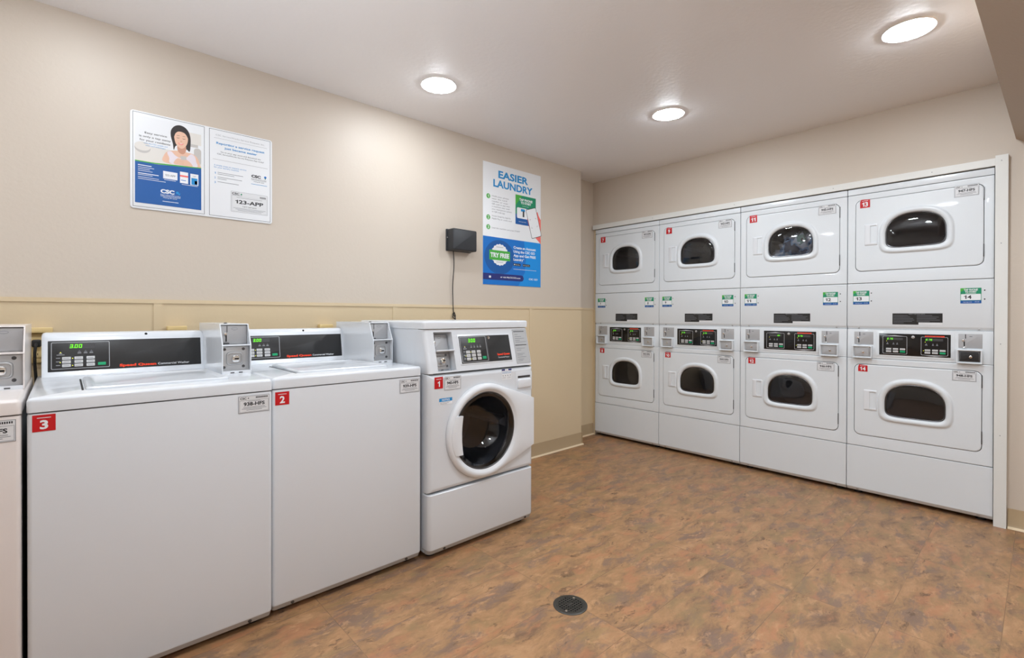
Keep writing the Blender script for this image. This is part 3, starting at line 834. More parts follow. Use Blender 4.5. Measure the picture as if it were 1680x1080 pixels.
# ================================================================== STACKED DRYERS
def tap_sticker(parent, num, u0, v0, d):
    b = MB(); w = .087; u1, v1 = u0 + w, v0 + w
    b.rect(u0, v0, u1, v1, d + .0006, 'teal')
    b.poly([(u0, v1), (u0, v1 - .022), (u0 + .03, v1)], d + .0009, 'green')
    b.text('TAP PHONE', u0 + w / 2, v1 - .014, .009, d + .0012, 'white', 'C', w=.058, bold=.04)
    b.text('TO START', u0 + w / 2, v1 - .026, .009, d + .0012, 'white', 'C', w=.048, bold=.04)
    b.rect(u0 + .022, v1 - .031, u1 - .022, v1 - .0295, d + .0012, 'white')
    b.poly(rr(u0 + .002, v0 + .018, u1 - .002, v0 + .053, .003), d + .0009, 'white')
    b.rect(u0, v0, u1, v0 + .016, d + .0009, 'blue2')
    b.text(num, u0 + .031, v0 + .026, .020, d + .0012, 'ink', 'C', w=.012 if len(num) == 1 else .032, bold=.02)
    b.text('mycscgo.com', u0 + .012, v0 + .006, .005, d + .0012, 'white', w=.036)
    b.text('CSC GO', u1 - .028, v0 + .006, .005, d + .0012, 'white', w=.02)
    o = b.build('tap_to_start_sticker', parent, recalc=False); o['label'] = 'green and blue sticker reading %s' % num

def dryer_door(t, v0, v1, wv0, wv1, a, z_handle, num, plate, sz):
    """door leaf from v0 to v1 with window wv0..wv1"""
    cu = .3435; u0, u1 = a
    lo = wv0 + (wv1 - wv0) * .40; n = angles(cu, lo, (u0, v0, u1, v1, .032))
    def R(i, r): return radial_rr(u0 + i, v0 + i, u1 - i, v1 - i, r, cu, lo, n)
    def Dm(g): return dshape(cu, wv0, wv1, .1435, n, g)
    b = MB()
    b.loft([b.L3(R(0, .032), -.02), b.L3(R(0, .032), .0012), b.L3(R(.002, .030), .0028), b.L3(R(.006, .028), .0032), b.L3(R(.009, .025), .0032),
            b.L3(Dm(.039), .0032), b.L3(Dm(.034), .0032), b.L3(Dm(.031), .006), b.L3(Dm(.027), .011), b.L3(Dm(.021), .0135), b.L3(Dm(.012), .013), b.L3(Dm(.004), .008), b.L3(Dm(.0), .003), b.L3(Dm(-.001), -.04)], 'dryer', cap1=False)
    dr = b.build('dryer_door', t, smooth=45)
    b = MB(); b.loft([b.L3(Dm(.0), .0028), b.L3(Dm(-.003), .0040), b.L3(Dm(-.006), .0028), b.L3(Dm(-.007), -.012)], 'dsteel', cap1=False); b.build('window_gasket', dr)
    b = MB(); b.loft([b.L3(Dm(-.005), .001), b.L3(Dm(-.02), .0045), b.L3(Dm(-.05), .0065)], 'glass'); b.build('window_glass', dr)
    b = MB(); h0, h1 = z_handle
    b.loft([b.L3(rr(.092, h0, .161, h1, .004), .003), b.L3(rr(.093, h0 + .001, .160, h1 - .001, .004), .006), b.L3(rr(.096, h0 + .004, .158, h1 - .004, .004), .008),
            b.L3(rr(.122, h0 + .012, .157, h1 - .010, .006), .0082), b.L3(rr(.126, h0 + .016, .157, h1 - .014, .006), -.016)], 'plast')
    b.build('door_handle', dr)
    for zz in (v0 + .045, v1 - .092):
        b = MB(); b.rbox(u1 - .0005, zz, u1 + .0035, zz + .072, -.004, .004, 'dsteel', .001, .001); b.build('hinge', dr)
    number_sticker(dr, num, *sz[0], .0034, fold=num in ('13', '14', '9')); id_plate(dr, plate, *sz[1], .0034)

def display_block(par, d, fu0, fv0, fu1, fv1, price, flip, logo):
    b = MB(); pk = .006
    o_ = [(fu0, fv0), (fu1, fv0), (fu1, fv1), (fu0, fv1)]
    a = rr(fu0, fv0, fu1, fv1, .006)
    b.loft([b.L3(a, d), b.L3(a, d + .0005), b.L3(rr(fu0 + .002, fv0 + .002, fu1 - .002, fv1 - .002, .005), d + .0005)], 'inkl', cap1=False)
    mid = (fu0 + fu1) / 2
    if not flip: b.poly([(fu0 + .006, fv1 - .001), (fu1 - .006, fv1 - .001), (mid, fv1 + .006)], d + .0004, 'inkl')
    else: b.poly([(fu0 + .006, fv0 + .001), (mid, fv0 - .006), (fu1 - .006, fv0 + .001)], d + .0004, 'inkl')
    W, H = fu1 - fu0, fv1 - fv0
    for x, k in ((.2, 1.3), (.45, 1), (.6, 1)):
        b.poly([(fu0 + W * x - .005 * k, fv0 + H * .53), (fu0 + W * x + .005 * k, fv0 + H * .53), (fu0 + W * x, fv0 + H * .66)], d + .0003, 'inkg')
    if logo:
        b.rbox(fu0 + .018, fv1 - .001, fu1 - .016, fv1 + .007, d, d + .0006, 'redtx', .001, .0002)
        b.text('Speed Queen', mid, fv1 + .001, .0045, d + .0009, 'ink', 'C', w=.075)
    b.build('printed_legend', par, recalc=False)
    b = MB()
    b.rect(fu0 + .020, fv1 - .024, fu0 + .100, fv1 - .010, d + .0003, 'leddim')
    if price == '20': led_text(b, price, fu0 + .074, fv1 - .022, .0095, d + .0006, 'led')
    else:
        led_text(b, price[0], fu0 + .022, fv1 - .022, .0105, d + .0006, 'led'); led_text(b, price[1:], fu0 + .035, fv1 - .022, .0105, d + .0006, 'led')
        b.rect(fu0 + .031, fv1 - .022, fu0 + .0328, fv1 - .020, d + .0006, 'led')
    b.disc(fu0 + .020, fv1 - .031, .0018, d + .0006, 'ledy', 8)
    if flip: b.disc(fu0 + .012, fv0 + .027, .0018, d + .0006, 'ledy', 8)
    p = b.build('display', par, recalc=False); p['label'] = 'lit green price display'
    for r_ in range(2):
        for c_ in range(3):
            x = fu0 + .017 + .034 * c_; y = fv0 + .025 - .015 * r_
            b = MB(); g = (c_ == 2 and r_ == 1)
            b.rbox(x, y, x + .026, y + .0105, d, d + .0014, 'keyg' if g else 'key', .0015, .0004)
            if not g: b.rect(x + .004, y + .0045, x + .022, y + .0058, d + .0016, 'inkg')
            p = b.build('start_key' if g else 'key', par)
            if g: p['label'] = 'green start key'

def coin_unit(t, u0, u1, bu0, bu1, dark):
    d = -.002
    b = MB(); b.rbox(u0, .972, u1, 1.053, d - .003, d + .001, 'coin', .002, .0006)
    x = u0 + .028
    b.rect(x, 1.026, x + .0035, 1.050, d + .0013, 'hole'); b.rect(x - .006, .982, x - .001, 1.008, d + .0013, 'hole')
    b.rect(x + .018, 1.036, x + .03, 1.04, d + .0013, 'inkg')
    cp = b.build('coin_plate', t)
    b = MB(); b.lathe(x - .008, 1.016, [(.006, d), (.006, d + .007), (.002, d + .009)], 'chrome', 14)
    b.build('return_button', cp); b = MB()
    b.rbox(x - .013, .975, x + .008, .9785, d, d + .009, 'chrome', .001, .001); b.build('coin_slide', cp)
    b = MB(); v0, v1 = .885, .964; dd = .028
    q0 = rr(bu0, v0, bu1, v1, .004); q1 = rr(bu0 + .012, v0 + .011, bu1 - .010, v1 - .010, .002)
    b.loft([b.L3(q0, -.004), b.L3(q0, dd - .002), b.L3(rr(bu0 + .0015, v0 + .0015, bu1 - .0015, v1 - .0015, .003), dd), b.L3(rr(bu0 + .006, v0 + .006, bu1 - .005, v1 - .005, .002), dd), b.L3(q1, dd - .018)], 'dryer', cap1=False)
    cb = b.build('coin_box', t, smooth=20)
    b = MB(); b.rbox(bu0 + .012, v0 + .011, bu1 - .010, v1 - .010, .002, dd - .013, 'dsteel' if dark else 'steel', .002, .001)
    b.rbox(bu0 + .018, v0 + .016, bu1 - .016, v1 - .015, dd - .0132, dd - .011, 'black' if dark else 'coin', .002, .001)
    o = b.build('coin_drawer', cb); o['label'] = 'dark coin drawer' if dark else 'steel coin drawer'
    b = MB(); cx, cy = (bu0 + bu1) / 2 + .006, (v0 + v1) / 2 - .001
    b.lathe(cx, cy, [(.007, dd - .012), (.007, dd - .008), (.004, dd - .007)], 'chrome', 16); b.rect(cx - .001, cy - .003, cx + .001, cy + .003, dd - .0065, 'hole')
    b.build('drawer_lock', cb)

WD = .686
def dryer_stack(k, nu, nl, pu, pl, prices, label):
    yl = 2.9294 - WD * k
    t = thing('stacked_tumble_dryer', label, 'tumble dryer', (3.776, yl, 0), -PI / 2)
    W = .6835; w0 = .0015; D = .70
    b = MB()
    b.box((w0 + .002, .03, .03), (w0 + .008, D, 1.972), 'shell'); b.box((W - .008, .03, .03), (W - .002, D, 1.972), 'shell')
    b.box((w0 + .002, D - .006, .03), (W - .002, D, 1.972), 'shell'); b.box((w0 + .008, .03, 1.966), (W - .008, D - .006, 1.972), 'shell')
    b.box((w0 + .008, .03, .03), (W - .008, D - .006, .036), 'shell')
    b.box((w0 + .008, .08, .86), (W - .008, .09, 1.40), 'gap'); 
    b.build('cabinet', t, smooth=10)
    b = MB(); b.prof([(.3145, -.003), (.3125, 0), (.046, 0), (.027, -.012), (.025, -.014), (.025, -.08), (.3145, -.08)], w0, W, 'dryer'); b.build('kick_panel', t, smooth=20)
    for x in (.058, .625):
        b = MB(); b.frame(O=(0, .006, 0)); b.lathe(x, .037, [(.008, -.004), (.007, .001), (.003, .002)], 'steel', 12); b.build('screw', t)
    feet(t, W, D)
    n = 96
    for v0, v1, o in ((.3175, .8825, (.0395, .389, .6400, .8465)), (1.3640, 1.9335, (.0425, 1.438, .6440, 1.8975))):
        cu, cv = .3435, (o[1] + o[3]) / 2
        n = angles(cu, cv, (w0, v0, W, v1, .003), (*o, .034))
        b = MB(); q = lambda i, r: radial_rr(w0 + i, v0 + i, W - i, v1 - i, r, cu, cv, n); h = radial_rr(*o, .034, cu, cv, n)
        h1 = radial_rr(o[0] - .003, o[1] - .003, o[2] + .003, o[3] + .003, .037, cu, cv, n)
        b.loft([b.L3(q(0, .003), -.03), b.L3(q(0, .003), -.003), b.L3(q(.001, .003), -.001), b.L3(q(.003, .003), 0), b.L3(q(.006, .003), 0), b.L3(h1, 0), b.L3(h, -.0004), b.L3(h, -.004), b.L3(h, -.03)], 'dryer', cap1=False)
        b.build('front_panel', t, smooth=40)
        b = MB()   # drum bulkhead ring and drum
        ho = radial_rr(.02, v0 + .01, W - .02, v1 - .01, .01, cu, cv, n)
        hi = [(cu + .20 * math.cos(2 * PI * (k_ + .5) / n), cv + .19 * math.sin(2 * PI * (k_ + .5) / n)) for k_ in range(0)] or [(cu + .20 * math.cos(a), cv + .19 * math.sin(a)) for a in n]
        b.loft([b.L3(ho, -.035), b.L3(hi, -.045), b.L3([(cu + (p[0] - cu) * 1.4, cv + (p[1] - cv) * 1.4) for p in hi], -.06), b.L3([(cu + (p[0] - cu) * 1.4, cv + (p[1] - cv) * 1.4) for p in hi], -.60)], 'drum')
        for q_ in range(3):
            a = .7 + 2 * PI * q_ / 3; c, s_ = math.cos(a), math.sin(a)
            b.loft([[b.P(cu + p * -s_ + r_ * c, cv + p * c + r_ * s_, dd) for p, r_ in ((-.03, .27), (-.006, .20), (.006, .20), (.03, .27))] for dd in (-.09, -.58)], 'drum', cap0=True)
        b.build('drum', t)
    b = MB(); b.rbox(w0, 1.9365, W, 1.974, -.03, 0, 'dryer', .003, .002); b.build('top_strip', t)
    b = MB(); b.prof([(1.3610, -.003), (1.3590, -.001), (1.357, 0), (1.092, 0), (1.086, -.002), (1.0705, -.012), (1.0695, -.015), (1.0695, -.05), (1.3610, -.05)], w0, W, 'dryer')
    mp = b.build('service_panel', t, smooth=20)
    for x in (.062, .625):
        b = MB(); b.frame(O=(0, .006, 0)); b.lathe(x, 1.079, [(.006, -.003), (.005, .003), (.002, .004)], 'steel', 12); b.build('screw', mp)
    tap_sticker(mp, nu, .032, 1.228, 0); tap_sticker(mp, nl, .547, 1.226, 0)
    b = MB()
    for x in (.129, .647):
        for z in (1.299, 1.249): b.lathe(x, z, [(.0035, 0), (.003, .0008)], 'hole', 10)
    b.build('plug_holes', mp)
    b = MB(); b.rect(.237, 1.102, .471, 1.170, .0006, 'black'); b.rect(.362, 1.102, .471, 1.115, .0009, 'silver')
    b.text('SAFETY INSTRUCTIONS', .354, 1.163, .0045, .0009, 'inkl', 'C', w=.075)
    for y in range(6):
        b.rect(.242, 1.156 - .009 * y, .242 + (.07, .08, .095, .1, .09, .05)[y], 1.158 - .009 * y, .0009, 'inkg')
        if y < 5: b.rect(.354, 1.156 - .009 * y, .354 + (.07, .1, .09, .105, .06)[y], 1.158 - .009 * y, .0009, 'inkg')
    b.build('warning_label', mp, recalc=False)
    # control panel
    b = MB(); b.rbox(w0, .8845, W, 1.0690, -.03, -.003, 'dryer', .002, .0015); b.rbox(.153, .900, .524, 1.060, -.003, -.001, 'dryer', .008, .0015)
    cp = b.build('control_panel', t)
    b = MB(); b.rbox(.171, .912, .507, 1.045, -.002, .001, 'blackg', .002, .0006); b.build('control_fascia', cp)
    display_block(cp, .0012, .189, .920, .309, 1.030, prices[0], False, False)
    display_block(cp, .0012, .374, .920, .496, 1.030, prices[1], True, True)
    b = MB(); b.lathe(.337, 1.026, [(.0085, .0005), (.0085, .0045), (.004, .006)], 'steel', 18); b.build('service_lock', cp)
    coin_unit(t, .0395, .140, .032, .137, False); coin_unit(t, .540, .639, .533, .640, nl == '14')
    dryer_door(t, 1.441, 1.8945, 1.574, 1.782, (.0455, .641), (1.603, 1.736), nu, pu, ((.068, 1.845, .121, 1.899), (.519, 1.835, .622, 1.899)))
    dryer_door(t, .392, .8435, .528, .736, (.0425, .637), (.554, .683), nl, pl, ((.062, .798, .112, .843 - .001), (.515, .784, .616, .842)))
    return t
P275 = ('275', '275')
dryer_stack(0, '7', '8', '941-HFS', '942-HFS', P275, 'white stacked dryer pair numbered seven above eight, next to the wall corner')
dryer_stack(1, '9', '10', '943-HFS', '944-HFS', P275, 'white stacked dryer pair numbered nine above ten')
dryer_stack(2, '11', '12', '945-HFS', '946-HFS', ('20', '275'), 'white stacked dryer pair numbered eleven above twelve, laundry behind its upper window')
dryer_stack(3, '13', '14', '947-HFS', '948-HFS', P275, 'white stacked dryer pair numbered thirteen above fourteen, beside the white post')

# laundry behind the window of dryer 11
bm = bmesh.new(); bmesh.ops.create_icosphere(bm, subdivisions=5, radius=1)
for v in bm.verts:
    p = v.co.copy(); q = noise.fractal(p * 1.9 + Vector((3, 1, 7)), .6, 2.0, 4)
    k = 1 + .45 * q + .10 * abs(noise.noise(p * 7))
    v.co = Vector((p.x * .13 * k, p.y * .17 * k, max(p.z, -.62) * .20 * k))
me = bpy.data.meshes.new('laundry_load'); bm.to_mesh(me); bm.free(); me.materials.append(M['laundry'])
me.polygons.foreach_set('use_smooth', [True] * len(me.polygons))
o = bpy.data.objects.new('laundry_load', me); COL.objects.link(o)
o.location = (3.945, 2.9294 - WD * 2 - .37, 1.55)
tag(o, 'crumpled blue, white and green laundry seen through the window of dryer eleven', 'laundry')

# ================================================================== WALL THINGS
# double notice board poster
def poster_double():
    X0, Z0 = .219, 2.0845
    b = MB(O=(X0, YW - .001, Z0))
    W, H = .600, .4455
    R = lambda x0, y0, x1, y1, d, m_: b.rect(x0, -y1, x1, -y0, d, m_)
    b.rbox(0, -H, W, 0, 0, .004, 'white', .012, .001)
    d = .0044; e = .0008; b.thin = .0042
    for x0, x1 in ((.009, .289), (.309, .591)): b.frame_line(x0, -.4365, x1, -.006, .0016, d, 'ink')
    # left sheet
    R(.017, .020, .275, .2155, d, 'white')
    b.poly([(.017, -.155), (.275, -.150), (.275, -.2155), (.017, -.232)], d + .0001, 'pbg')
    R(.22, .05, .275, .105, d + .0001, 'pbg'); R(.225, .104, .262, .118, d + .0003, 'pbg2')
    b.poly(rr(.245, -.20, .275, -.12, .014), d + .0003, 'pbg2')
    b.disc(.045, -.165, .030, d + .0003, 'pbg2', 24, ry=.024); b.disc(.045, -.158, .030, d + .0005, 'pbg', 24, ry=.02)
    # woman looking down at a phone
    S = lambda p, dd, m_, k=5: b.poly(smooth_line(p, k), dd, m_)
    S([(.152, -.085), (.153, -.058), (.166, -.036), (.186, -.026), (.208, -.031), (.224, -.050), (.231, -.078), (.231, -.112), (.227, -.143), (.214, -.135), (.175, -.125), (.164, -.148), (.160, -.120)], d + .0006, 'hair')
    S([(.124, -.213), (.127, -.178), (.142, -.160), (.172, -.150), (.20, -.149), (.238, -.152), (.260, -.168), (.270, -.20), (.270, -.2155), (.20, -.216)], d + .0010, 'skin')
    S([(.138, -.166), (.154, -.158), (.170, -.174), (.192, -.182), (.215, -.173), (.232, -.154), (.248, -.162), (.254, -.185), (.257, -.212), (.20, -.216), (.150, -.214), (.146, -.19)], d + .0014, 'shirt')
    S([(.180, -.120), (.210, -.118), (.211, -.148), (.197, -.162), (.180, -.150)], d + .0016, 'skin2')
    S([(.165, -.085), (.168, -.066), (.180, -.054), (.198, -.051), (.213, -.058), (.220, -.078), (.219, -.100), (.212, -.120), (.201, -.133), (.192, -.136), (.182, -.130), (.171, -.115)], d + .0020, 'skin')
    S([(.158, -.100), (.160, -.070), (.172, -.050), (.192, -.043), (.212, -.050), (.224, -.072), (.225, -.100), (.219, -.078), (.207, -.060), (.186, -.056), (.172, -.066), (.165, -.085)], d + .0023, 'hair')
    for x in (.181, .204):
        S([(x - .0075, -.0865), (x, -.0895), (x + .0075, -.0855), (x, -.0875)], d + .0025, 'hair', 3); S([(x - .008, -.0775), (x, -.0750), (x + .008, -.0765), (x, -.0765)], d + .0025, 'hair', 3)
    S([(.1895, -.103), (.197, -.103), (.195, -.100), (.191, -.100)], d + .0025, 'skin2', 3)
    S([(.181, -.110), (.192, -.1125), (.203, -.1095), (.198, -.117), (.191, -.119), (.185, -.1165)], d + .0025, 'coral', 3); S([(.184, -.1115), (.192, -.1135), (.201, -.111), (.192, -.116)], d + .0027, 'white', 3)
    S([(.165, -.214), (.168, -.198), (.180, -.184), (.192, -.186), (.201, -.182), (.214, -.184), (.232, -.198), (.238, -.214), (.2, -.215)], d + .0024, 'skin')
    b.poly([(.189, -.172), (.213, -.169), (.215, -.186), (.193, -.190)], d + .0027, 'pbg2')
    for i in range(4):
        S([(.188, -.1905 - .0055 * i), (.200, -.1890 - .0055 * i), (.2055, -.1912 - .0055 * i), (.200, -.1930 - .0055 * i), (.188, -.1940 - .0055 * i)], d + .0028, 'skin', 4); b.rect(.188, -.1948 - .0055 * i, .203, -.1942 - .0055 * i, d + .003, 'skin2')
    for st, x, y, wd in (('Easy service', .095, .0975, .084), ('is only a tap away', .092, .1155, .120), ('for your residents', .092, .1325, .116)):
        b.text(st, x, -y, .0088, d + .003, 'ink', 'C', w=wd)
    b.text('with the CSC mobile and', .094, -.144, .005, d + .003, 'bluetx', 'C', w=.09); b.text('smart card technologies', .094, -.154, .005, d + .003, 'bluetx', 'C', w=.075)
    b.poly([(.017, -.226), (.08, -.226), (.275, -.211), (.275, -.218), (.017, -.235)], d + .0029, 'green')
    b.poly([(.017, -.231), (.10, -.231), (.275, -.2155), (.275, -.4185), (.017, -.4185)], d + .0031, 'blue2')
    D3 = d + .0035
    for y, x1 in ((.244, .078), (.254, .088), (.262, .072), (.270, .082), (.281, .105), (.289, .082), (.299, .106), (.307, .132)):
        R(.028, y, x1, y + (.0035 if y in (.244, .281) else .002), D3, 'white')
    b.rect(.122, -.291, .178, -.256, D3, 'white'); b.text('123-APP', .150, -.278, .0085, D3 + e, 'ink', 'C', w=.04)
    R(.126, .295, .172, .297, D3, 'white')
    b.rect(.188, -.300, .221, -.246, D3, 'white'); R(.188, .262, .221, .270, D3 + e, 'coral'); R(.192, .285, .212, .288, D3 + e, 'blue')
    b.rect(.230, -.302, .263, -.248, D3, 'white'); R(.234, .268, .259, .300, D3 + e, 'bluetx'); R(.248, .28, .258, .297, D3 + e, 'coral'); b.text('CSC', .2465, -.261, .005, D3 + e, 'ink', 'C')
    R(.195, .305, .26, .307, D3, 'white')
    b.text('CSC', .112, -.360, .017, D3, 'white', w=.054, bold=.05); b.disc(.178, -.350, .006, D3, 'bluetx', 12); b.poly([(.180, -.356), (.19, -.350), (.186, -.362)], D3, 'bluetx')
    b.text('ServiceWorks', .112, -.371, .0065, D3, 'white', w=.078); R(.112, .374, .19, .3755, D3, 'white'); b.text('Making life easier', .150, -.383, .005, D3, 'white', 'C', w=.055)
    R(.12, .397, .182, .3995, D3, 'white')
    # right sheet
    b.text('CSC ServiceWorks Service Request, Inc.', .450, -.036, .0075, d + e, 'inkl', 'C', w=.225); R(.33, .047, .575, .0482, d + e, 'inkl')
    b.text('Reporting a service request', .451, -.077, .0105, d + e, 'bluetx', 'C', w=.222, bold=.02); b.text('just became easier', .451, -.096, .0105, d + e, 'bluetx', 'C', w=.15, bold=.02)
    b.text('Go to your app store and download the', .451, -.1165, .0062, d + e, 'ink', 'C', w=.185); b.text('CSC ServiceWorks Service Request App today!', .451, -.1285, .0062, d + e, 'ink', 'C', w=.215)
    R(.325, .154, .578, .1555, d + e, 'inkl')
    b.text('3 simple steps to request service', .330, -.186, .0062, d + e, 'bluetx', w=.145); b.text('for your laundry machine', .330, -.1965, .0062, d + e, 'bluetx', w=.11)
    for k, y in enumerate((.2275, .2505, .274)):
        b.text(str(k + 1), .331, -y, .0095, d + e, 'bluetx', w=.006)
        R(.345, y - .010, .345 + (.115, .110, .095)[k], y - .008, d + e, 'inkg')
        if k < 2: R(.345, y - .002, .345 + (.075, .04)[k], y, d + e, 'inkg')
    b.text('CSC', .499, -.213, .013, d + e, 'ink', w=.045, bold=.05); b.disc(.566, -.203, .006, d + e, 'blue', 12); b.poly([(.562, -.207), (.57, -.207), (.566, -.216)], d + e, 'teal')
    b.text('ServiceWorks', .499, -.223, .006, d + e, 'inkg', w=.072); R(.499, .2255, .571, .2267, d + e, 'ink'); b.text('Making life easier', .536, -.236, .005, d + e, 'ink', 'C', w=.05)
    R(.498, .247, .575, .249, d + e, 'bluetx')
    a = rr(.404, -.4045, .578, -.300, .004); b.poly(a, d + .0004, 'inkl'); b.poly(rr(.4055, -.403, .5765, -.3015, .0035), d + .0007, 'silver')
    f = d + .0012
    b.text('CSC', .409, -.316, .0095, f, 'ink', w=.034, bold=.04); b.disc(.452, -.312, .004, f, 'teal', 10); R(.409, .319, .455, .3205, f, 'inkg')
    for i in range(10): R(.540 + .003 * i, .310, .5418 + .003 * i, .319, f, 'ink')
    b.frame_line(.409, -.400, .574, -.322, .0008, f, 'inkl')
    b.text('123-APP', .490, -.360, .018, f, 'ink', 'C', w=.132, bold=.03)
    R(.43, .329, .55, .3305, f, 'inkg'); b.text('1-877-264-6622', .490, -.3765, .0065, f, 'ink', 'C', w=.066)
    for k in range(3): R(.415 + .01 * k, .383 + .0055 * k, .567 - .01 * k, .3845 + .0055 * k, f, 'inkg')
    o = b.build('notice_poster', recalc=False)
    tag(o, 'white two-sheet service notice above the washers, woman with phone on its left sheet', 'poster')
poster_double()

def poster_easier():
    X0, Z0 = 2.272, 2.2945
    b = MB(O=(X0, YW - .001, Z0)); W, H = .610, .911
    R = lambda x0, y0, x1, y1, d, m_: b.rect(x0, -y1, x1, -y0, d, m_)
    b.rbox(0, -H, W, 0, 0, .0018, 'white', .001, .0004); d = .0022; e = .0006; b.thin = .0020
    b.text('EASIER', .307, -.098, .0525, d, 'bluetx', 'C', w=.315, bold=.035); b.text('LAUNDRY', .307, -.171, .0525, d, 'bluetx', 'C', w=.415, bold=.035)
    for k, y in enumerate((.252, .409, .482)):
        b.disc(.051, -y, .0185, d, 'green', 24); b.text(str(k + 1), .051, -y - .011, .022, d + e, 'white', 'C', bold=.02)
    for k, st in enumerate(('Hold your phone', 'near the card', 'reader or scan', 'QR code to pay with', 'a machine near with', 'your smartphone camera', 'or QR code app')):
        b.text(st, .086, -(.250 + .0195 * k), .0105, d, 'inkg', w=(.17, .15, .16, .18, .18, .20, .13)[k])
    b.text('Use your Google Pay, Apple Pay', .086, -.398, .0105, d, 'inkg', w=.19)
    b.text('Apple Pay or credit card', .086, -.418, .0105, d, 'inkg', w=.20)
    b.text('Load the machine and press START', .086, -.488, .0105, d, 'inkg', w=.29)
    # green-to-blue card with phone
    R(.327, .194, .552, .425, d, 'blue2'); R(.327, .194, .552, .345, d + .0003, 'teal'); b.poly([(.327, -.194), (.40, -.194), (.327, -.28)], d + .0005, 'green')
    b.text('TAP PHONE', .441, -.236, .018, d + .0008, 'white', 'C', w=.145, bold=.04); b.text('TO START', .441, -.260, .018, d + .0008, 'white', 'C', w=.115, bold=.04)
    b.text('or scan the code', .435, -.278, .006, d + .0008, 'white', 'C', w=.07)
    b.poly(rr(.342, -.376, .50, -.292, .012), d + .0008, 'white'); b.poly([(.385, -.32), (.385, -.30), (.43, -.30), (.43, -.32)], d + .0012, 'bluetx')
    b.poly([(.405, -.315), (.422, -.315), (.422, -.362), (.405, -.362)], d + .0014, 'ink')
    for q in (.016, .026): b.loft([b.L3([(.44 + q * math.cos(a), -.305 + q * math.sin(a)) for a in [.2 * k for k in range(9)]] + [(.44 + (q - .003) * math.cos(a), -.305 + (q - .003) * math.sin(a)) for a in [.2 * (8 - k) for k in range(9)]], d + .0014)] * 2, 'blue2')
    b.text('mycscgo.com', .362, -.404, .007, d + .0008, 'white', w=.08)
    # hand and phone
    b.poly([(.455, -.37), (.470, -.355), (.50, -.40), (.53, -.47), (.60, -.50), (.609, -.555), (.56, -.52), (.505, -.485), (.482, -.45)], d + .0016, 'coral')
    b.poly([(.552, -.305), (.572, -.300), (.585, -.33), (.609, -.36), (.609, -.56), (.585, -.52), (.56, -.45)], d + .0018, 'coral')
    def rot(x, y, a=-.30, cx=.5285, cy=-.395): 
        return (cx + (x) * math.cos(-a) - (y) * math.sin(-a), cy + x * math.sin(-a) + y * math.cos(-a))
    b.poly([rot(*p) for p in rr(-.059, -.118, .059, .118, .012)], d + .0022, 'ink')
    b.poly([rot(*p) for p in rr(-.055, -.114, .055, .114, .010)], d + .0026, 'white')
    for sx, sy in ((-1, -1), (1, -1), (1, 1), (-1, 1)):
        b.poly([rot(sx * .036, sy * .036), rot(sx * .036, sy * .024), rot(sx * .034, sy * .024), rot(sx * .034, sy * .034), rot(sx * .024, sy * .034), rot(sx * .024, sy * .036)], d + .003, 'inkg')
    # lower blue part
    R(0, .552, W, H, d, 'blue')
    b.poly([(W, -.552), (W, -H), (.36, -H), (.43, -.80), (.44, -.70), (.42, -.552)], d + .0003, 'blue3')
    b.disc(.165, -.700, .15, d + .0004, 'blue2', 40, ry=.13)
    n = 36; b.poly([(.166 + (.088 if k % 2 else .081) * math.cos(2 * PI * k / n), -.682 + (.084 if k % 2 else .078) * math.sin(2 * PI * k / n)) for k in range(n)], d + .0008, 'white')
    R(.13, .622, .20, .626, d + .0012, 'inkl'); R(.13, .736, .20, .740, d + .0012, 'inkl')
    b.poly([(.061, -.650), (.271, -.650), (.271, -.724), (.061, -.724)], d + .0012, 'green'); b.text('TRY FREE', .166, -.702, .032, d + .0018, 'white', 'C', w=.188, bold=.05)
    for k, (st, wd) in enumerate((('Create an Account', .245), ('Using the CSC GO', .235), ('App and Get FREE', .245), ('Laundry*', .115))):
        b.text(st, .307, -(.620 + .031 * k), .019, d + .0008, 'white', w=wd, bold=.03)
    R(.307, .735, .383, .754, d + .0008, 'ink'); R(.407, .735, .487, .754, d + .0008, 'ink')
    b.disc(.318, -.7445, .005, d + .0012, 'white', 10); b.text('App Store', .328, -.748, .007, d + .0012, 'white', w=.048); b.disc(.418, -.7445, .005, d + .0012, 'white', 3); b.text('Google Play', .428, -.748, .007, d + .0012, 'white', w=.052)
    R(.307, .779, .56, .7815, d + .0008, 'white')
    b.poly([(0, -.826), (.395, -.826), (.41, -.832), (.418, -.85), (.41, -.868), (.395, -.874), (0, -.874)], d + .0008, 'navy')
    b.poly(rr(.058, -.860, .078, -.844, .003), d + .0012, 'white')
    b.text('or visit MyCSCGO.com', .172, -.855, .012, d + .0012, 'white', w=.208, bold=.02)
    b.text('CSC GO', .475, -.858, .014, d + .0008, 'white', w=.10, bold=.02); b.disc(.462, -.851, .006, d + .0008, 'bluetx', 12)
    o = b.build('laundry_poster', recalc=False)
    tag(o, 'tall blue and white EASIER LAUNDRY poster beside the black box', 'poster')
poster_easier()

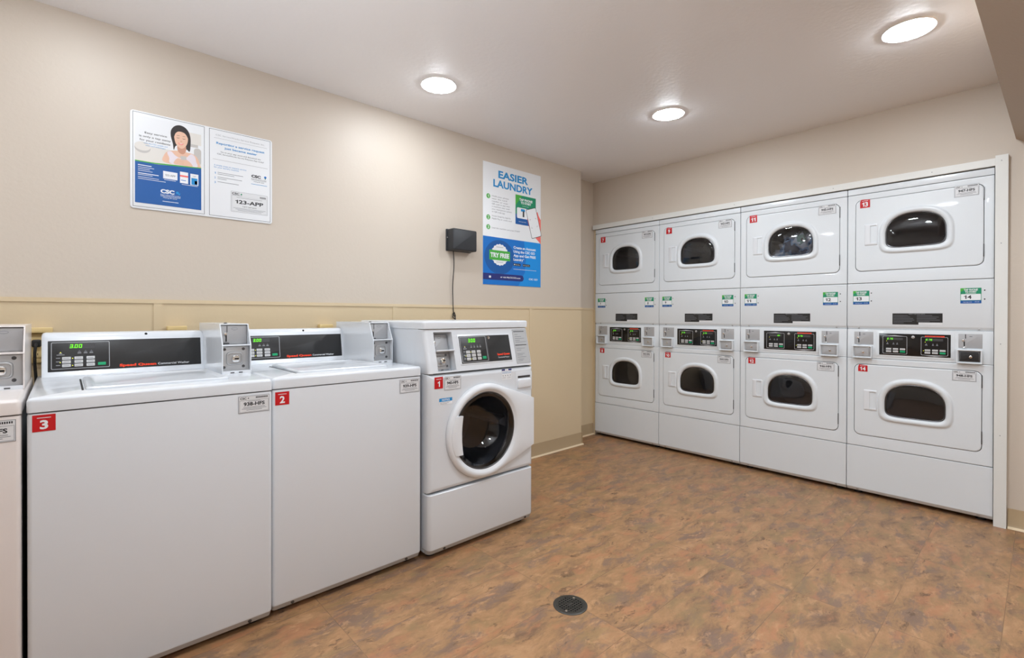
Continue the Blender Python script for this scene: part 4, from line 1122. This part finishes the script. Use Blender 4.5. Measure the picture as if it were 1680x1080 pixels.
# black box on the wall with its cable
t = thing('wall_control_box', 'small black plastic box mounted on the wall left of the tall poster', 'wall box', (1.943, YW, 1.600), 0)
b = MB(O=(0, 0, 0)); b.rbox(0, 0, .214, .151, 0, .012, 'boxblk', .004, .002); b.rbox(.006, .002, .212, .149, .010, .081, 'boxblk', .010, .008); b.build('housing', t)
b = MB(O=(0, 0, 0), U=(0, -1, 0), V=(0, 0, 1), N=(-1, 0, 0)); b.lathe(.02, .09, [(.004, -.004), (.004, .0015), (.002, .002)], 'steel', 10); b.build('screw', t)
b = MB(); pts = []
for k in range(40):
    s_ = k / 39; z = 1.602 - s_ * .455
    pts.append((1.998 + .004 * math.sin(s_ * 9) - .004 * s_ + (.010 * max(0, s_ - .85) / .15), YW - .014 - .004 * math.sin(s_ * 5), z))
b.tube(pts, .0032, 'cord')
b.tube([(2.004, YW - .016, 1.175), (2.012, YW - .02, 1.150), (2.000, YW - .03, 1.125), (1.990, YW - .02, 1.140), (1.996, YW - .012, 1.165), (2.010, YW - .02, 1.14), (2.012, YW - .03, 1.07), (2.01, YW - .04, .95)], .004, 'cord')
o = b.build('hanging_cable'); tag(o, 'thin black cable hanging from the black wall box down behind the front-load washer', 'cable')

# outlets on the wall behind the washers
def outlet(x, label, w=.078):
    t = thing('outlet_box', label, 'electrical outlet', (x, YW - .009, 1.10), 0)
    b = MB(O=(0, 0, 0)); b.rbox(0, -.022, w, 0, 0, .032, 'beige', .004, .003); b.build('cover', t)
    b = MB(O=(0, 0, 0)); b.rbox(.004, -.145, w - .004, -.024, 0, .006, 'beige', .004, .002)
    for z in (-.060, -.11):
        b.rbox(.022, z - .014, .056, z + .014, .005, .008, 'beige', .006, .001)
        b.rect(.031, z - .004, .033, z + .005, .0083, 'hole'); b.rect(.044, z - .004, .046, z + .005, .0083, 'hole')
    b.build('socket_plate', t)
    return t
outlet(-.114, 'beige outlet box with a black cord plugged in, left of washer three')
outlet(.352, 'beige outlet box above the console of washer three')
outlet(1.060, 'beige outlet box left of the coin box of washer two')
b = MB()
b.frame(O=(-.085, YW - .018, 1.035)); b.rbox(-.014, -.014, .014, .016, 0, .028, 'cord', .006, .004)
b.tube([(-.085, YW - .045, 1.035), (-.087, YW - .062, 1.025), (-.089, YW - .066, 1.0), (-.089, YW - .060, .95), (-.086, YW - .055, .90), (-.084, YW - .060, .80), (-.08, YW - .058, .60), (-.072, YW - .05, .35)], .0055, 'cord')
o = b.build('power_cord'); tag(o, 'black power cord hanging in the gap between the two leftmost washers', 'power cord')

# ================================================================== FLOOR DRAIN
t = thing('floor_drain', 'round dark metal floor drain set in the brown tile', 'floor drain', (1.482, 1.270, 0), 0)
F = dict(O=(0, 0, 0), U=(1, 0, 0), V=(0, 1, 0), N=(0, 0, 1))
b = MB(**F); b.disc(0, 0, .062, .0006, 'hole', 40); b.build('sump', t)
b = MB(**F); b.lathe(0, 0, [(.068, 0), (.068, .0015), (.065, .003), (.056, .003), (.055, .001)], 'drain', 40, cap1=False)
b.build('rim', t)
b = MB(**F)
for k in range(-4, 5):
    q = k * .0118; h = math.sqrt(max(.0, .055 ** 2 - q * q))
    b.box((q - .0021, -h, .001), (q + .0021, h, .0028), 'drain'); b.box((-h, q - .0021, .001), (h, q + .0021, .0027), 'drain')
b.lathe(0, 0, [(.0565, .0008), (.0565, .0030), (.050, .0030), (.050, .0008)], 'drain', 40, cap1=False)
b.box((-.014, -.006, .001), (.014, .006, .0031), 'drain')
for a in (0.4, 3.54): b.lathe(.048 * math.cos(a), .048 * math.sin(a), [(.005, .001), (.005, .0036), (.002, .004)], 'chrome', 10)
b.build('grate', t)
